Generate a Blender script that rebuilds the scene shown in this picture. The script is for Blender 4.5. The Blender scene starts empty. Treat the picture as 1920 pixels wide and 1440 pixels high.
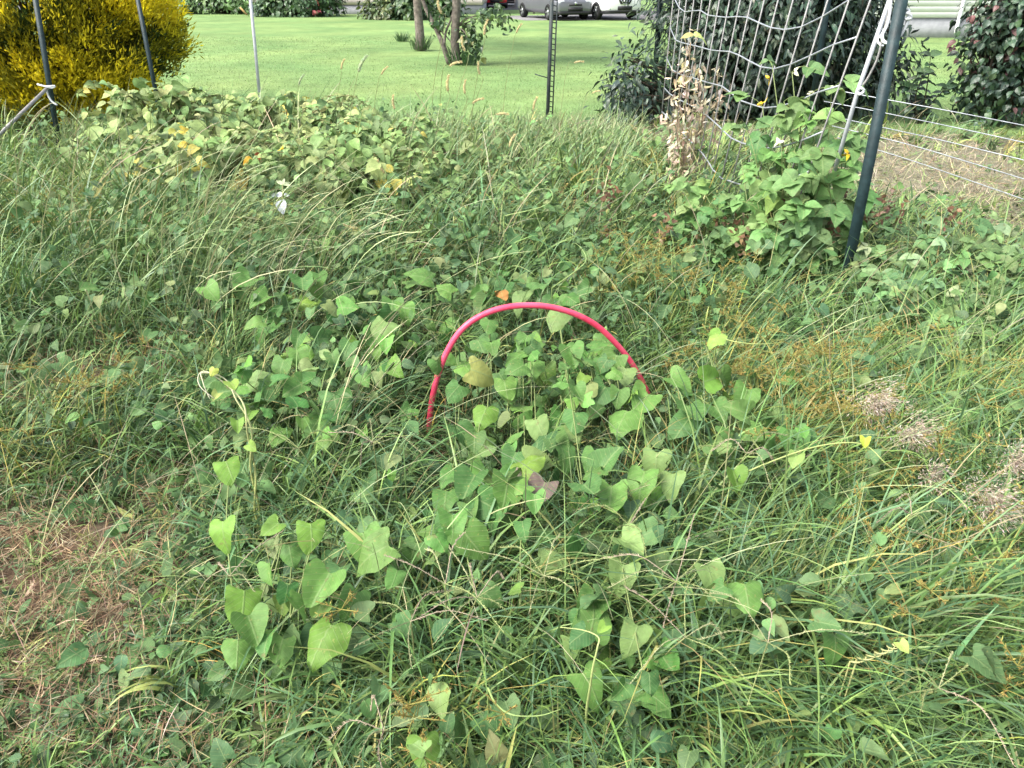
import bpy, math, random
import numpy as np
from mathutils import Vector, Euler
rng = np.random.default_rng(11)
random.seed(11)
SC = bpy.context.scene
COL = SC.collection
R = math.radians

# ------------------------------------------------------------------ camera, sky, sun, exposure
FPX, PITCH, CAMH = 1386.0, 28.5, 1.5
cam = bpy.data.cameras.new('camera'); camo = bpy.data.objects.new('camera', cam); COL.objects.link(camo)
cam.sensor_width = 36.0; cam.lens = 36.0 * FPX / 1920.0
cam.clip_start = 0.02; cam.clip_end = 800
camo.location = (0, 0, CAMH); camo.rotation_euler = (R(90 - PITCH), 0, 0)
SC.camera = camo

SUN_EL, SUN_AZ = 52.0, 245.0        # azimuth: direction the light comes from, clockwise from +Y
world = bpy.data.worlds.new('World'); SC.world = world; world.use_nodes = True
wn = world.node_tree.nodes; wl = world.node_tree.links
sky = wn.new('ShaderNodeTexSky'); sky.sky_type = 'NISHITA'; sky.sun_disc = False
sky.sun_elevation = R(SUN_EL); sky.sun_rotation = R(SUN_AZ)
sky.air_density = 1.0; sky.dust_density = 4.0; sky.ozone_density = 1.0
hs = wn.new('ShaderNodeHueSaturation'); hs.inputs['Saturation'].default_value = 0.5
wl.new(sky.outputs[0], hs.inputs['Color']); wl.new(hs.outputs[0], wn['Background'].inputs['Color'])
wn['Background'].inputs['Strength'].default_value = 0.15
sl = bpy.data.lights.new('sun', 'SUN'); sl.energy = 1.8; sl.angle = R(28); sl.color = (1.0, 0.97, 0.90)
so = bpy.data.objects.new('sun', sl); COL.objects.link(so)
a = R(SUN_AZ); e = R(SUN_EL)
sdir = Vector((math.sin(a) * math.cos(e), math.cos(a) * math.cos(e), math.sin(e)))
so.rotation_euler = sdir.to_track_quat('Z', 'Y').to_euler(); so.location = (0, 0, 20)
SC.view_settings.view_transform = 'Standard'; SC.view_settings.look = 'None'
SC.view_settings.gamma = 1; SC.view_settings.exposure = 1.52
SC.cycles.max_bounces = 5; SC.cycles.diffuse_bounces = 2; SC.cycles.glossy_bounces = 2
SC.cycles.transmission_bounces = 4; SC.cycles.transparent_max_bounces = 6
SC.cycles.caustics_reflective = False; SC.cycles.caustics_refractive = False

# ------------------------------------------------------------------ picture <-> place
th = R(PITCH)
FW = np.array([0, math.cos(th), -math.sin(th)]); UP = np.array([0, math.sin(th), math.cos(th)]); EYE = np.array([0, 0, CAMH])
def ray(u, v): return FW + np.array([1., 0, 0]) * (u - 960) / FPX + UP * (720 - v) / FPX
def P(u, v, z=0.0):
    d = ray(u, v); return EYE + d * ((z - CAMH) / d[2])
def PY(u, v, y):
    d = ray(u, v); return EYE + d * (y / d[1])
def proj(p):
    q = np.asarray(p, float) - EYE; d = q @ FW
    return 960 + FPX * q[..., 0] / d, 720 - FPX * (q @ UP) / d
def norm(v): return v / (np.linalg.norm(v, axis=-1, keepdims=True) + 1e-12)

# ------------------------------------------------------------------ materials
def mat(name, base, rough=0.6, spec=0.4, metal=0.0, noise=0.0, nscale=8.0, bump=0.0, bscale=40.0, c2=None):
    m = bpy.data.materials.new(name); m.use_nodes = True
    n = m.node_tree.nodes; l = m.node_tree.links; b = n['Principled BSDF']
    b.inputs['Base Color'].default_value = (*base, 1); b.inputs['Roughness'].default_value = rough
    b.inputs['Specular IOR Level'].default_value = spec; b.inputs['Metallic'].default_value = metal
    tc = n.new('ShaderNodeTexCoord')
    if noise or c2:
        t = n.new('ShaderNodeTexNoise'); t.inputs['Scale'].default_value = nscale; t.inputs['Detail'].default_value = 6
        l.new(tc.outputs['Object'], t.inputs['Vector'])
        r = n.new('ShaderNodeValToRGB'); r.color_ramp.elements[0].position = .3; r.color_ramp.elements[1].position = .7
        lo = tuple(x * (1 - noise) for x in base); hi = c2 or tuple(x * (1 + noise) for x in base)
        r.color_ramp.elements[0].color = (*lo, 1); r.color_ramp.elements[1].color = (*hi, 1)
        l.new(t.outputs['Fac'], r.inputs['Fac']); l.new(r.outputs['Color'], b.inputs['Base Color'])
    if bump:
        t = n.new('ShaderNodeTexNoise'); t.inputs['Scale'].default_value = bscale; t.inputs['Detail'].default_value = 5
        l.new(tc.outputs['Object'], t.inputs['Vector'])
        bp = n.new('ShaderNodeBump'); bp.inputs['Strength'].default_value = bump; bp.inputs['Distance'].default_value = .02
        l.new(t.outputs['Fac'], bp.inputs['Height']); l.new(bp.outputs['Normal'], b.inputs['Normal'])
    return m

def plant_mat(name, rough=0.5, spec=0.35, transl=0.28, veins=0.0, spots=0.0, var=0.25, vscale=30.0):
    """colour per blade / leaf from the mesh's Col attribute, broken by noise; veins run in leaf coordinates"""
    m = bpy.data.materials.new(name); m.use_nodes = True
    n = m.node_tree.nodes; l = m.node_tree.links; b = n['Principled BSDF']
    at = n.new('ShaderNodeAttribute'); at.attribute_name = 'Col'
    geo = n.new('ShaderNodeNewGeometry')
    t = n.new('ShaderNodeTexNoise'); t.inputs['Scale'].default_value = vscale; t.inputs['Detail'].default_value = 3
    l.new(geo.outputs['Position'], t.inputs['Vector'])
    mr = n.new('ShaderNodeMapRange'); mr.inputs['From Min'].default_value = .25; mr.inputs['From Max'].default_value = .75
    mr.inputs['To Min'].default_value = 1 - var; mr.inputs['To Max'].default_value = 1 + var
    l.new(t.outputs['Fac'], mr.inputs['Value'])
    vm = n.new('ShaderNodeVectorMath'); vm.operation = 'SCALE'
    l.new(at.outputs['Color'], vm.inputs[0]); l.new(mr.outputs[0], vm.inputs['Scale'])
    out = vm.outputs[0]
    if veins:
        lc = n.new('ShaderNodeAttribute'); lc.attribute_name = 'leafuv'
        sp = n.new('ShaderNodeSeparateXYZ'); l.new(lc.outputs['Vector'], sp.inputs[0])
        ab = n.new('ShaderNodeMath'); ab.operation = 'ABSOLUTE'; l.new(sp.outputs[0], ab.inputs[0])
        mid = n.new('ShaderNodeMapRange'); mid.inputs['From Min'].default_value = .012; mid.inputs['From Max'].default_value = .035
        mid.inputs['To Min'].default_value = 1; mid.inputs['To Max'].default_value = 0; l.new(ab.outputs[0], mid.inputs['Value'])
        k = n.new('ShaderNodeMath'); k.operation = 'MULTIPLY_ADD'; k.inputs[1].default_value = -.75; l.new(ab.outputs[0], k.inputs[0]); l.new(sp.outputs[1], k.inputs[2])
        k2 = n.new('ShaderNodeMath'); k2.operation = 'MULTIPLY'; k2.inputs[1].default_value = 6.0; l.new(k.outputs[0], k2.inputs[0])
        fr = n.new('ShaderNodeMath'); fr.operation = 'PINGPONG'; fr.inputs[1].default_value = .5; l.new(k2.outputs[0], fr.inputs[0])
        la = n.new('ShaderNodeMapRange'); la.inputs['From Min'].default_value = .03; la.inputs['From Max'].default_value = .09
        la.inputs['To Min'].default_value = .7; la.inputs['To Max'].default_value = 0; l.new(fr.outputs[0], la.inputs['Value'])
        mx = n.new('ShaderNodeMath'); mx.operation = 'MAXIMUM'; l.new(mid.outputs[0], mx.inputs[0]); l.new(la.outputs[0], mx.inputs[1])
        ms = n.new('ShaderNodeMath'); ms.operation = 'MULTIPLY'; ms.inputs[1].default_value = veins; l.new(mx.outputs[0], ms.inputs[0])
        mc = n.new('ShaderNodeMixRGB'); mc.inputs['Color2'].default_value = (.22, .30, .12, 1)
        l.new(ms.outputs[0], mc.inputs['Fac']); l.new(out, mc.inputs['Color1']); out = mc.outputs[0]
        bp = n.new('ShaderNodeBump'); bp.inputs['Strength'].default_value = .35; bp.inputs['Distance'].default_value = .003
        l.new(mx.outputs[0], bp.inputs['Height']); l.new(bp.outputs[0], b.inputs['Normal'])
    if spots:
        t2 = n.new('ShaderNodeTexNoise'); t2.inputs['Scale'].default_value = 120; t2.inputs['Detail'].default_value = 2
        l.new(geo.outputs['Position'], t2.inputs['Vector'])
        r2 = n.new('ShaderNodeMapRange'); r2.inputs['From Min'].default_value = .66; r2.inputs['From Max'].default_value = .72; r2.inputs['To Max'].default_value = spots
        l.new(t2.outputs['Fac'], r2.inputs['Value'])
        mc2 = n.new('ShaderNodeMixRGB'); mc2.inputs['Color2'].default_value = (.30, .27, .09, 1)
        l.new(r2.outputs[0], mc2.inputs['Fac']); l.new(out, mc2.inputs['Color1']); out = mc2.outputs[0]
        t3 = n.new('ShaderNodeTexNoise'); t3.inputs['Scale'].default_value = 28; t3.inputs['Detail'].default_value = 5; t3.inputs['Roughness'].default_value = .65
        l.new(geo.outputs['Position'], t3.inputs['Vector'])
        r3 = n.new('ShaderNodeMapRange'); r3.inputs['From Min'].default_value = .63; r3.inputs['From Max'].default_value = .70; r3.inputs['To Max'].default_value = .75
        l.new(t3.outputs['Fac'], r3.inputs['Value'])
        mc3 = n.new('ShaderNodeMixRGB'); mc3.inputs['Color2'].default_value = (.17, .15, .06, 1)
        l.new(r3.outputs[0], mc3.inputs['Fac']); l.new(out, mc3.inputs['Color1']); out = mc3.outputs[0]
    l.new(out, b.inputs['Base Color'])
    b.inputs['Roughness'].default_value = rough; b.inputs['Specular IOR Level'].default_value = spec
    if transl:
        tr = n.new('ShaderNodeBsdfTranslucent'); l.new(out, tr.inputs['Color'])
        mix = n.new('ShaderNodeMixShader'); mix.inputs[0].default_value = transl
        l.new(b.outputs[0], mix.inputs[1]); l.new(tr.outputs[0], mix.inputs[2])
        l.new(mix.outputs[0], n['Material Output'].inputs['Surface'])
    return m

M_GRASS = plant_mat('grass_blade', .45, .4, .14, var=.2, vscale=18)
M_LEAF = plant_mat('broad_leaf', .55, .25, .22, veins=.45, spots=.5, var=.22, vscale=45)
M_SHRUB = plant_mat('shrub_leaf', .38, .5, .15, veins=.2, var=.25, vscale=12)
M_SPRAY = plant_mat('conifer_spray', .6, .25, .5, var=.2, vscale=9)
M_DRY = plant_mat('dry_stem', .8, .15, .28, var=.3, vscale=60)
M_STEM = plant_mat('green_stem', .55, .3, .1, var=.2, vscale=40)
M_BARK = mat('bark', (.17, .145, .125), .9, .1, noise=.45, nscale=14, bump=.8, bscale=30)
M_POST = mat('painted_steel', (.014, .031, .034), .5, .35, noise=.35, nscale=25, bump=.12, bscale=120)
M_RUSTPOST = mat('weathered_painted_steel', (.022, .038, .042), .6, .3, nscale=18, c2=(.06, .065, .06), bump=.15)
M_GALV = mat('galvanised_steel', (.36, .385, .41), .45, .5, metal=.5, noise=.2, nscale=30)
M_WHITEROD = mat('white_rod', (.42, .44, .46), .5, .4, noise=.12, nscale=20)
M_NET = mat('trellis_plastic', (.24, .235, .225), .5, .4, noise=.25, nscale=40)
M_CORD = mat('white_cord', (.74, .76, .76), .45, .5, noise=.1, nscale=60)
M_PIPE = mat('red_plastic_pipe', (.78, .05, .115), .42, .45, nscale=9, c2=(.90, .11, .19), bump=.15, bscale=60)

# ------------------------------------------------------------------ mesh building
class MB:
    def __init__(s): s.v = []; s.c = []; s.u = []; s.f = []; s.n = 0
    def add(s, v, f, c=(1, 1, 1), u=None):
        v = np.asarray(v, float).reshape(-1, 3); k = len(v)
        c = np.asarray(c, float); c = np.broadcast_to(c, (k, 3)) if c.ndim == 1 else c
        s.v.append(v); s.c.append(c); s.u.append(np.zeros((k, 2)) if u is None else u)
        for g in (f if isinstance(f, list) else [f]): s.f.append(np.atleast_2d(np.asarray(g, int)) + s.n)
        s.n += k; return s
    def build(s, name, m, parent=None, smooth=True):
        me = bpy.data.meshes.new(name)
        v = np.concatenate(s.v); fl = [x for x in s.f if len(x)]
        lt = np.concatenate([np.full(len(x), x.shape[1]) for x in fl]); li = np.concatenate([x.ravel() for x in fl])
        me.vertices.add(len(v)); me.vertices.foreach_set('co', v.astype(np.float32).ravel())
        me.loops.add(len(li)); me.loops.foreach_set('vertex_index', li.astype(np.int32))
        me.polygons.add(len(lt)); me.polygons.foreach_set('loop_start', (np.cumsum(lt) - lt).astype(np.int32))
        me.update(calc_edges=True)
        ca = me.attributes.new('Col', 'FLOAT_COLOR', 'POINT')
        cc = np.ones((len(v), 4), np.float32); cc[:, :3] = np.concatenate(s.c); ca.data.foreach_set('color', cc.ravel())
        ua = me.attributes.new('leafuv', 'FLOAT2', 'POINT'); ua.data.foreach_set('vector', np.concatenate(s.u).astype(np.float32).ravel())
        if smooth: me.polygons.foreach_set('use_smooth', np.ones(len(lt), bool))
        me.validate(); me.materials.append(m)
        o = bpy.data.objects.new(name, me); COL.objects.link(o)
        if parent is not None: o.parent = parent
        return o

def empty(name, loc=(0, 0, 0)):
    o = bpy.data.objects.new(name, None); COL.objects.link(o); o.location = loc; o.empty_display_size = .05; return o
def tag(o, label=None, cat=None, group=None, kind=None):
    kind = kind or ('thing' if cat else None)
    for k, v in (('label', label), ('category', cat), ('group', group), ('kind', kind)):
        if v: o[k] = v
    return o
def reloc(parent_loc, mb):
    mb.v = [x - np.asarray(parent_loc) for x in mb.v]; return mb

def box(mb, c, s, col=(1, 1, 1), rz=0.0):
    x, y, z = np.array(s) / 2.
    v = np.array([[i, j, k] for i in (-x, x) for j in (-y, y) for k in (-z, z)])
    cz, sz = math.cos(rz), math.sin(rz); v = v @ np.array([[cz, sz, 0], [-sz, cz, 0], [0, 0, 1]]) + np.array(c)
    return mb.add(v, [[0, 1, 3, 2], [4, 6, 7, 5], [0, 4, 5, 1], [2, 3, 7, 6], [0, 2, 6, 4], [1, 5, 7, 3]], col)

def tube(mb, pts, rad, col=(1, 1, 1), sides=6, cap=True, col2=None):
    pts = np.asarray(pts, float); n = len(pts); rad = np.broadcast_to(np.asarray(rad, float), (n,))
    d = norm(np.gradient(pts, axis=0))
    ref = np.array([0, 0, 1.]) if abs(d[:, 2]).mean() < .8 else np.array([1., 0, 0])
    a1 = norm(np.cross(d, ref)); a2 = np.cross(d, a1)
    t = np.arange(sides) * 2 * np.pi / sides
    v = pts[:, None] + rad[:, None, None] * (np.cos(t)[None, :, None] * a1[:, None] + np.sin(t)[None, :, None] * a2[:, None])
    i = np.arange(n - 1)[:, None] * sides; j = np.arange(sides)[None]; k = (j + 1) % sides
    f = np.stack([i + j, i + k, i + sides + k, i + sides + j], -1).reshape(-1, 4)
    c = np.asarray(col, float)
    if col2 is not None:
        w = np.linspace(0, 1, n)[:, None, None]; c = np.broadcast_to(c * (1 - w) + np.asarray(col2) * w, (n, sides, 3)).reshape(-1, 3)
    fs = [f]
    if cap: fs += [np.arange(sides)[None, ::-1], (np.arange(sides) + (n - 1) * sides)[None]]
    return mb.add(v.reshape(-1, 3), fs, c)

def spline(pts, n=24):
    pts = np.asarray(pts, float); m = len(pts)
    if m < 3: return np.linspace(pts[0], pts[-1], n)
    ext = np.vstack([2 * pts[0] - pts[1], pts, 2 * pts[-1] - pts[-2]])
    t = np.linspace(0, m - 1, n); i = np.minimum(t.astype(int), m - 2); w = (t - i)[:, None]
    p0, p1, p2, p3 = ext[i], ext[i + 1], ext[i + 2], ext[i + 3]
    return .5 * (2 * p1 + (p2 - p0) * w + (2 * p0 - 5 * p1 + 4 * p2 - p3) * w ** 2 + (3 * p1 - p0 - 3 * p2 + p3) * w ** 3)

def blades(mb, root, h, w, az, lean, curl, col, segs=4, prof=(.75, 1, .92, .62, .04), tip=1.0, twist=.6, fold=0.0):
    """ribbon blades that leave the root at tilt lean from the vertical and bend by curl more towards the tip"""
    N = len(root); s = np.linspace(0, 1, segs + 1)
    prof = np.interp(s, np.linspace(0, 1, len(prof)), prof)
    dh = np.stack([np.cos(az), np.sin(az), np.zeros(N)], 1)
    p = np.zeros((N, segs + 1, 3)); p[:, 0] = root
    for k in range(segs):
        t = lean + curl * ((k + .5) / segs) ** 1.3
        p[:, k + 1] = p[:, k] + (h / segs)[:, None] * (np.sin(t)[:, None] * dh + np.cos(t)[:, None] * np.array([0, 0, 1.]))
    p[..., 2] = np.maximum(p[..., 2], .006 + root[:, None, 2] * 0)
    az2 = az + np.pi / 2 + rng.normal(0, twist, N)
    tw = rng.normal(0, twist * .7, N)
    ang = az2[:, None] + tw[:, None] * s[None]
    side = np.stack([np.cos(ang), np.sin(ang), rng.normal(0, .25, N)[:, None] * np.ones_like(s)], -1)
    hw = (w[:, None] * prof[None] / 2)[..., None]
    L = p - side * hw; Rr = p + side * hw
    if fold:
        C = p - np.array([0, 0, 1.]) * hw * fold
        v = np.stack([L, C, Rr], 2); q = 3
    else:
        v = np.stack([L, Rr], 2); q = 2
    base = np.arange(N)[:, None, None] * (segs + 1) * q + np.arange(segs)[None, :, None] * q + np.arange(q - 1)[None, None, :]
    f = np.stack([base, base + 1, base + q + 1, base + q], -1).reshape(-1, 4)
    cc = col[:, None, None, :] * (1 + (tip - 1) * s[None, :, None, None]) * np.ones((1, 1, q, 1))
    mb.add(v.reshape(-1, 3), f, cc.reshape(-1, 3)); return p

def leaf_template(w, ym, drop, cols=5, fold=.25, curl=.35, wave=.0, seed=0, wrap=0.0):
    r = np.random.default_rng(seed)
    c = np.linspace(-1, 1, cols); prof = np.stack([w, ym, drop], 1)
    if cols >= 5: prof = spline(prof, 15)
    w, ym, drop = np.maximum(prof[:, 0], .003), prof[:, 1], prof[:, 2]
    ph = r.uniform(0, 6.28, (2, 2)); ragged = np.stack([.045 * np.sin(ym * 9 + ph[0, k]) + .03 * np.sin(ym * 21 + ph[1, k]) for k in (0, 1)], 1)
    x = w[:, None] * c[None] * (1 + ragged[:, (c > 0).astype(int)]); y = ym[:, None] - drop[:, None] * (c[None] ** 2); x = x + .10 * r.normal() * ym[:, None] ** 2
    z = fold * np.abs(x) - curl * (np.maximum(y, -.3) - .1) ** 2 - wrap * x ** 2
    z = z + wave * np.sin(y * 9 + r.uniform(0, 6)) * c[None] ** 2 * np.sign(c)[None] + r.normal(0, wave * .3 + .004, x.shape)
    v = np.stack([x, y, z], -1).reshape(-1, 3); n = len(w)
    i = np.arange(n - 1)[:, None] * cols + np.arange(cols - 1)[None]
    f = np.stack([i, i + 1, i + cols + 1, i + cols], -1).reshape(-1, 4)
    return v, f
HEART = [leaf_template([.20, .38, .475, .50, .455, .34, .18, .005], [0, .03, .12, .28, .48, .68, .86, 1.0], [.12, .20, .20, .14, .08, .04, .01, 0], 7, fo, cu, wa, i, wr)
         for i, (fo, cu, wa, wr) in enumerate([(.25, .3, .02, 0), (.4, .15, .03, .2), (.1, .5, .04, .3), (.55, .4, .03, 0), (.05, .2, .05, .5), (.7, .1, .02, .1), (.3, .7, .06, .2), (-.1, .3, .07, .6), (.45, -.2, .05, 0), (.15, .9, .03, .1)])]
OVATE = [leaf_template([.02, .24, .36, .36, .26, .12, .004], [0, .1, .28, .48, .68, .86, 1.0], [0, .03, .05, .05, .03, .01, 0], 5, fo, cu, wa, i)
         for i, (fo, cu, wa) in enumerate([(.3, .3, .02), (.15, .55, .03), (.5, .15, .03), (.2, .8, .02)])]
SMALL = [leaf_template([.02, .26, .30, .17, .004], [0, .2, .48, .78, 1.0], [0, .02, .03, .01, 0], 3, fo, cu, .02, i)
         for i, (fo, cu) in enumerate([(.3, .4), (.1, .8), (.5, .1)])]
LANCE = [leaf_template([.015, .15, .19, .11, .004], [0, .2, .48, .78, 1.0], [0, .02, .02, .01, 0], 3, fo, cu, .02, i)
         for i, (fo, cu) in enumerate([(.35, .5), (.2, .9), (.5, .2)])]

def hoop_clear(pos):
    u, v = proj(pos); near = pos[:, 1] < 2.55
    hide = (np.abs(u - 808) < 32) & (v > 690) & (v < 850) | (np.abs(u - 1206) < 24) & (v > 650) & (v < 745)
    return ~(hide & near)
def leaves(mb, tmpl, pos, nrm, tipd, size, col):
    """copies of leaf templates: base at pos, upper side along nrm, tip towards tipd"""
    N = len(pos)
    if not N: return
    z = norm(nrm); y = tipd - (tipd * z).sum(1, keepdims=True) * z; y = norm(y); x = np.cross(y, z)
    which = rng.integers(0, len(tmpl), N)
    for k, (tv, tf) in enumerate(tmpl):
        i = np.where(which == k)[0]
        if not len(i): continue
        loc = tv[None] * size[i][:, None, None]
        v = pos[i][:, None] + loc[..., :1] * x[i][:, None] + loc[..., 1:2] * y[i][:, None] + loc[..., 2:] * z[i][:, None]
        f = (np.arange(len(i))[:, None, None] * len(tv) + tf[None]).reshape(-1, 4)
        c = np.repeat(col[i], len(tv), 0); u = np.tile(tv[:, :2], (len(i), 1))
        mb.add(v.reshape(-1, 3), f, c, u)

def slivers(mb, pos, d, ln, wd, col):
    """small pointed seeds or bristles: crossed thin diamonds"""
    N = len(pos); d = norm(d); a1 = norm(np.cross(d, rng.normal(size=(N, 3)))); a2 = np.cross(d, a1)
    e = pos + d * ln[:, None]; m = pos + d * (ln * .45)[:, None]; w = wd[:, None] / 2
    for ax in (a1, a2):
        v = np.stack([pos, m - ax * w, e, m + ax * w], 1)
        mb.add(v.reshape(-1, 3), np.arange(N)[:, None] * 4 + np.arange(4)[None], np.repeat(col, 4, 0))

def cjit(base, N, j=.18, hue=.08):
    b = np.asarray(base, float)
    return np.clip(b[None] * np.exp(rng.normal(0, j, (N, 1))) * np.exp(rng.normal(0, hue, (N, 3))), .003, .95)
def cmix(cols, wts, N, j=.18, hue=.07):
    k = rng.choice(len(cols), N, p=np.array(wts) / np.sum(wts)); return np.clip(np.array(cols)[k] * np.exp(rng.normal(0, j, (N, 1))) * np.exp(rng.normal(0, hue, (N, 3))), .003, .95)

G1, G2, G3, G4, GY = (.092, .180, .058), (.078, .165, .076), (.140, .235, .066), (.056, .120, .046), (.25, .28, .10)
STRAW, STRAW2, STRAW3 = (.42, .33, .20), (.30, .20, .12), (.50, .43, .30)
def blob(u, v, L):
    o = np.zeros_like(u)
    for (bu, bv, su, sv, k) in L: o = o + k * np.exp(-((u - bu) / su) ** 2 - ((v - bv) / sv) ** 2)
    return o
LOW_Z = [(1590, 600, 55, 60, .9), (808, 840, 60, 75, 1.2), (1222, 800, 40, 50, 1.), (200, 1360, 420, 260, 1.25), (60, 1050, 300, 250, .9), (900, 1420, 700, 120, .5), (300, 1000, 180, 160, .5)]
BRAM_Z = [(190, 250, 200, 110, .9), (400, 290, 220, 110, 1.), (650, 300, 200, 120, 1.), (520, 200, 330, 60, 1.), (730, 240, 240, 80, .8), (560, 460, 110, 90, .8)]
STRAW_Z = [(20, 1000, 150, 120, 1.), (130, 1090, 150, 95, .85), (40, 1260, 180, 110, .6), (120, 690, 190, 60, .55), (330, 1340, 160, 90, .35), (300, 900, 120, 80, .4), (230, 660, 120, 40, .5)]
DRY_Z = [(1790, 320, 220, 62, 1.2), (1640, 300, 120, 60, .9), (1110, 228, 120, 26, 1.0), (1330, 245, 160, 30, .7), (1900, 420, 100, 40, .7)]
VINE_Z = [(1000, 770, 200, 150, 1.), (1080, 920, 180, 80, .8), (640, 720, 150, 110, .6), (830, 960, 180, 80, .6), (520, 1120, 130, 110, .5), (1320, 730, 130, 80, .5), (700, 590, 130, 60, .4)]
TALL_Z = [(150, 470, 330, 150, .20), (420, 300, 350, 120, .06), (800, 420, 260, 120, .10), (620, 900, 120, 150, .10), (1350, 400, 200, 120, .1)]
def height_at(u, v):
    u = np.clip(u, -40, 1960); v = np.minimum(v, 1430)
    return .27 + blob(u, v, TALL_Z) - .14 * np.clip(blob(u, v, LOW_Z), 0, 1) - .19 * np.clip(blob(u, v, STRAW_Z), 0, 1) - .22 * np.clip(blob(u, v, DRY_Z), 0, 1) - .06 * np.clip(blob(u, v, VINE_Z), 0, 1)

# ------------------------------------------------------------------ ground, lawn, driveway
def lawn_mask(x, y):
    """1 on mown lawn, 0 in the weedy bed and on the dry strip along the fence"""
    edge = 9.3 + .25 * np.sin(x * 1.7) + .12 * np.sin(x * 5.1) - .25 * np.clip(x - 2, 0, 6)
    return 1 / (1 + np.exp(-(y - edge) / .12))
def ground_z(x, y):
    # a shallow swale crosses the lawn, otherwise flat
    r = (y - 22 - .35 * (x - 2)) / 2.2
    return -.10 * np.exp(-r ** 2) * np.clip((x + 4) / 6, 0, 1) + .02 * np.sin(x * 1.3) * np.sin(y * 1.1) * (y < 9)
M_GROUND = mat('ground_soil_and_turf', (.1, .1, .1), .95, .1, bump=.5, bscale=18)
_n = M_GROUND.node_tree.nodes; _l = M_GROUND.node_tree.links
_at = _n.new('ShaderNodeAttribute'); _at.attribute_name = 'Col'
_out = _at.outputs['Color']
for sc_, lo, hi in ((.35, .86, 1.14), (2.2, .85, 1.15), (30, .7, 1.3)):
    _t = _n.new('ShaderNodeTexNoise'); _t.inputs['Scale'].default_value = sc_; _t.inputs['Detail'].default_value = 5
    _g = _n.new('ShaderNodeNewGeometry'); _l.new(_g.outputs['Position'], _t.inputs['Vector'])
    _m = _n.new('ShaderNodeMapRange'); _m.inputs['From Min'].default_value = .3; _m.inputs['From Max'].default_value = .7
    _m.inputs['To Min'].default_value = lo; _m.inputs['To Max'].default_value = hi; _l.new(_t.outputs['Fac'], _m.inputs['Value'])
    _v = _n.new('ShaderNodeVectorMath'); _v.operation = 'SCALE'; _l.new(_out, _v.inputs[0]); _l.new(_m.outputs[0], _v.inputs['Scale']); _out = _v.outputs[0]
_l.new(_out, _n['Principled BSDF'].inputs['Base Color'])
gx = np.unique(np.concatenate([np.linspace(-9, 9, 151), np.linspace(-40, 40, 81), np.linspace(-400, 400, 41)]))
gy = np.unique(np.concatenate([np.linspace(-2, 16, 151), np.linspace(16, 70, 109), np.linspace(-60, 500, 41)]))
X, Y = np.meshgrid(gx, gy); lm = lawn_mask(X, Y)
uu, vv = proj(np.stack([X, np.maximum(Y, .5), 0 * X], -1))
st = np.clip(blob(uu, vv, STRAW_Z) + blob(uu, vv, DRY_Z), 0, 1) * (Y > .5)
soil = np.array([.045, .042, .026]); dry = np.array([.165, .155, .11]); lawn = np.array([.150, .228, .082])
st2 = np.clip(blob(uu, vv, STRAW_Z), 0, 1) * (Y > .5)
gc = soil + (dry - soil) * st[..., None]; gc = gc + (np.array([.105, .070, .045]) - gc) * st2[..., None]; mott = 1 + .05 * np.sin(Y * 1.1 + .5 * np.sin(X * .35)) * np.sin(X * .21 + Y * .13 + 1) + .03 * np.sin(Y * 2.7 + X * .4) + .06 * np.sin(X * 1.9 + 2 * np.sin(Y * .8))
gc = gc + (lawn * mott[..., None] * np.stack([1 + .8 * (mott - 1), 1 + 0 * mott, 1 + 0 * mott], -1) - gc) * lm[..., None]
nx = len(gx); i = np.arange(len(gy) - 1)[:, None] * nx + np.arange(nx - 1)[None]
gm = MB().add(np.stack([X, Y, ground_z(X, Y)], -1).reshape(-1, 3), np.stack([i, i + 1, i + nx + 1, i + nx], -1).reshape(-1, 4), gc.reshape(-1, 3))
tag(gm.build('ground', M_GROUND), kind='structure')

M_DRIVE = mat('driveway_gravel', (.17, .165, .165), .9, .2, noise=.18, nscale=6, bump=.3, bscale=80)
def sheet(name, pts, m, z):
    mb = MB(); v = np.array([[p[0], p[1], z] for p in pts]); v2 = v - np.array([0, 0, .03])
    k = len(v); mb.add(np.vstack([v, v2]), [np.arange(k)[None], np.array([[j, j + k, (j + 1) % k + k, (j + 1) % k] for j in range(k)])])
    return tag(mb.build(name, m, smooth=False), kind='structure')
dp = [P(945, 33), P(985, 38.5), P(1030, 38), P(1500, 37), P(1500, 20), P(1180, 21), P(1030, 29.5), P(960, 30)]
sheet('driveway', dp, M_DRIVE, .02)
sheet('road', [(-60, 52.0), (1.2, 52.0), (1.2, 72.0), (-60, 72.0)], mat('asphalt', (.11, .11, .115), .9, .2, noise=.2, nscale=5), .02)

# short blades on the lawn where they can be made out
N = 150000
ly = 8.6 + 17 * rng.random(N) ** 1.6; lx = (rng.random(N) * 2 - 1) * (ly * .75 + .5)
k = rng.random(N) < lawn_mask(lx, ly); lx, ly = lx[k], ly[k]; N = len(lx)
mb = MB()
blades(mb, np.stack([lx, ly, ground_z(lx, ly)], 1), rng.uniform(.012, .032, N), rng.uniform(.004, .008, N) * (ly / 10), rng.uniform(0, 6.28, N), rng.uniform(0, .6, N), rng.uniform(.2, .9, N),
       cmix([(.155, .24, .08), (.20, .27, .10), (.11, .18, .062), (.26, .28, .15)], [5, 3, 3, .5], N, .25), segs=2, prof=(1, .8, .05))
tag(mb.build('lawn_grass', M_GRASS), 'short mown lawn grass beyond the weedy bed', 'grass', kind='stuff')

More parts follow.
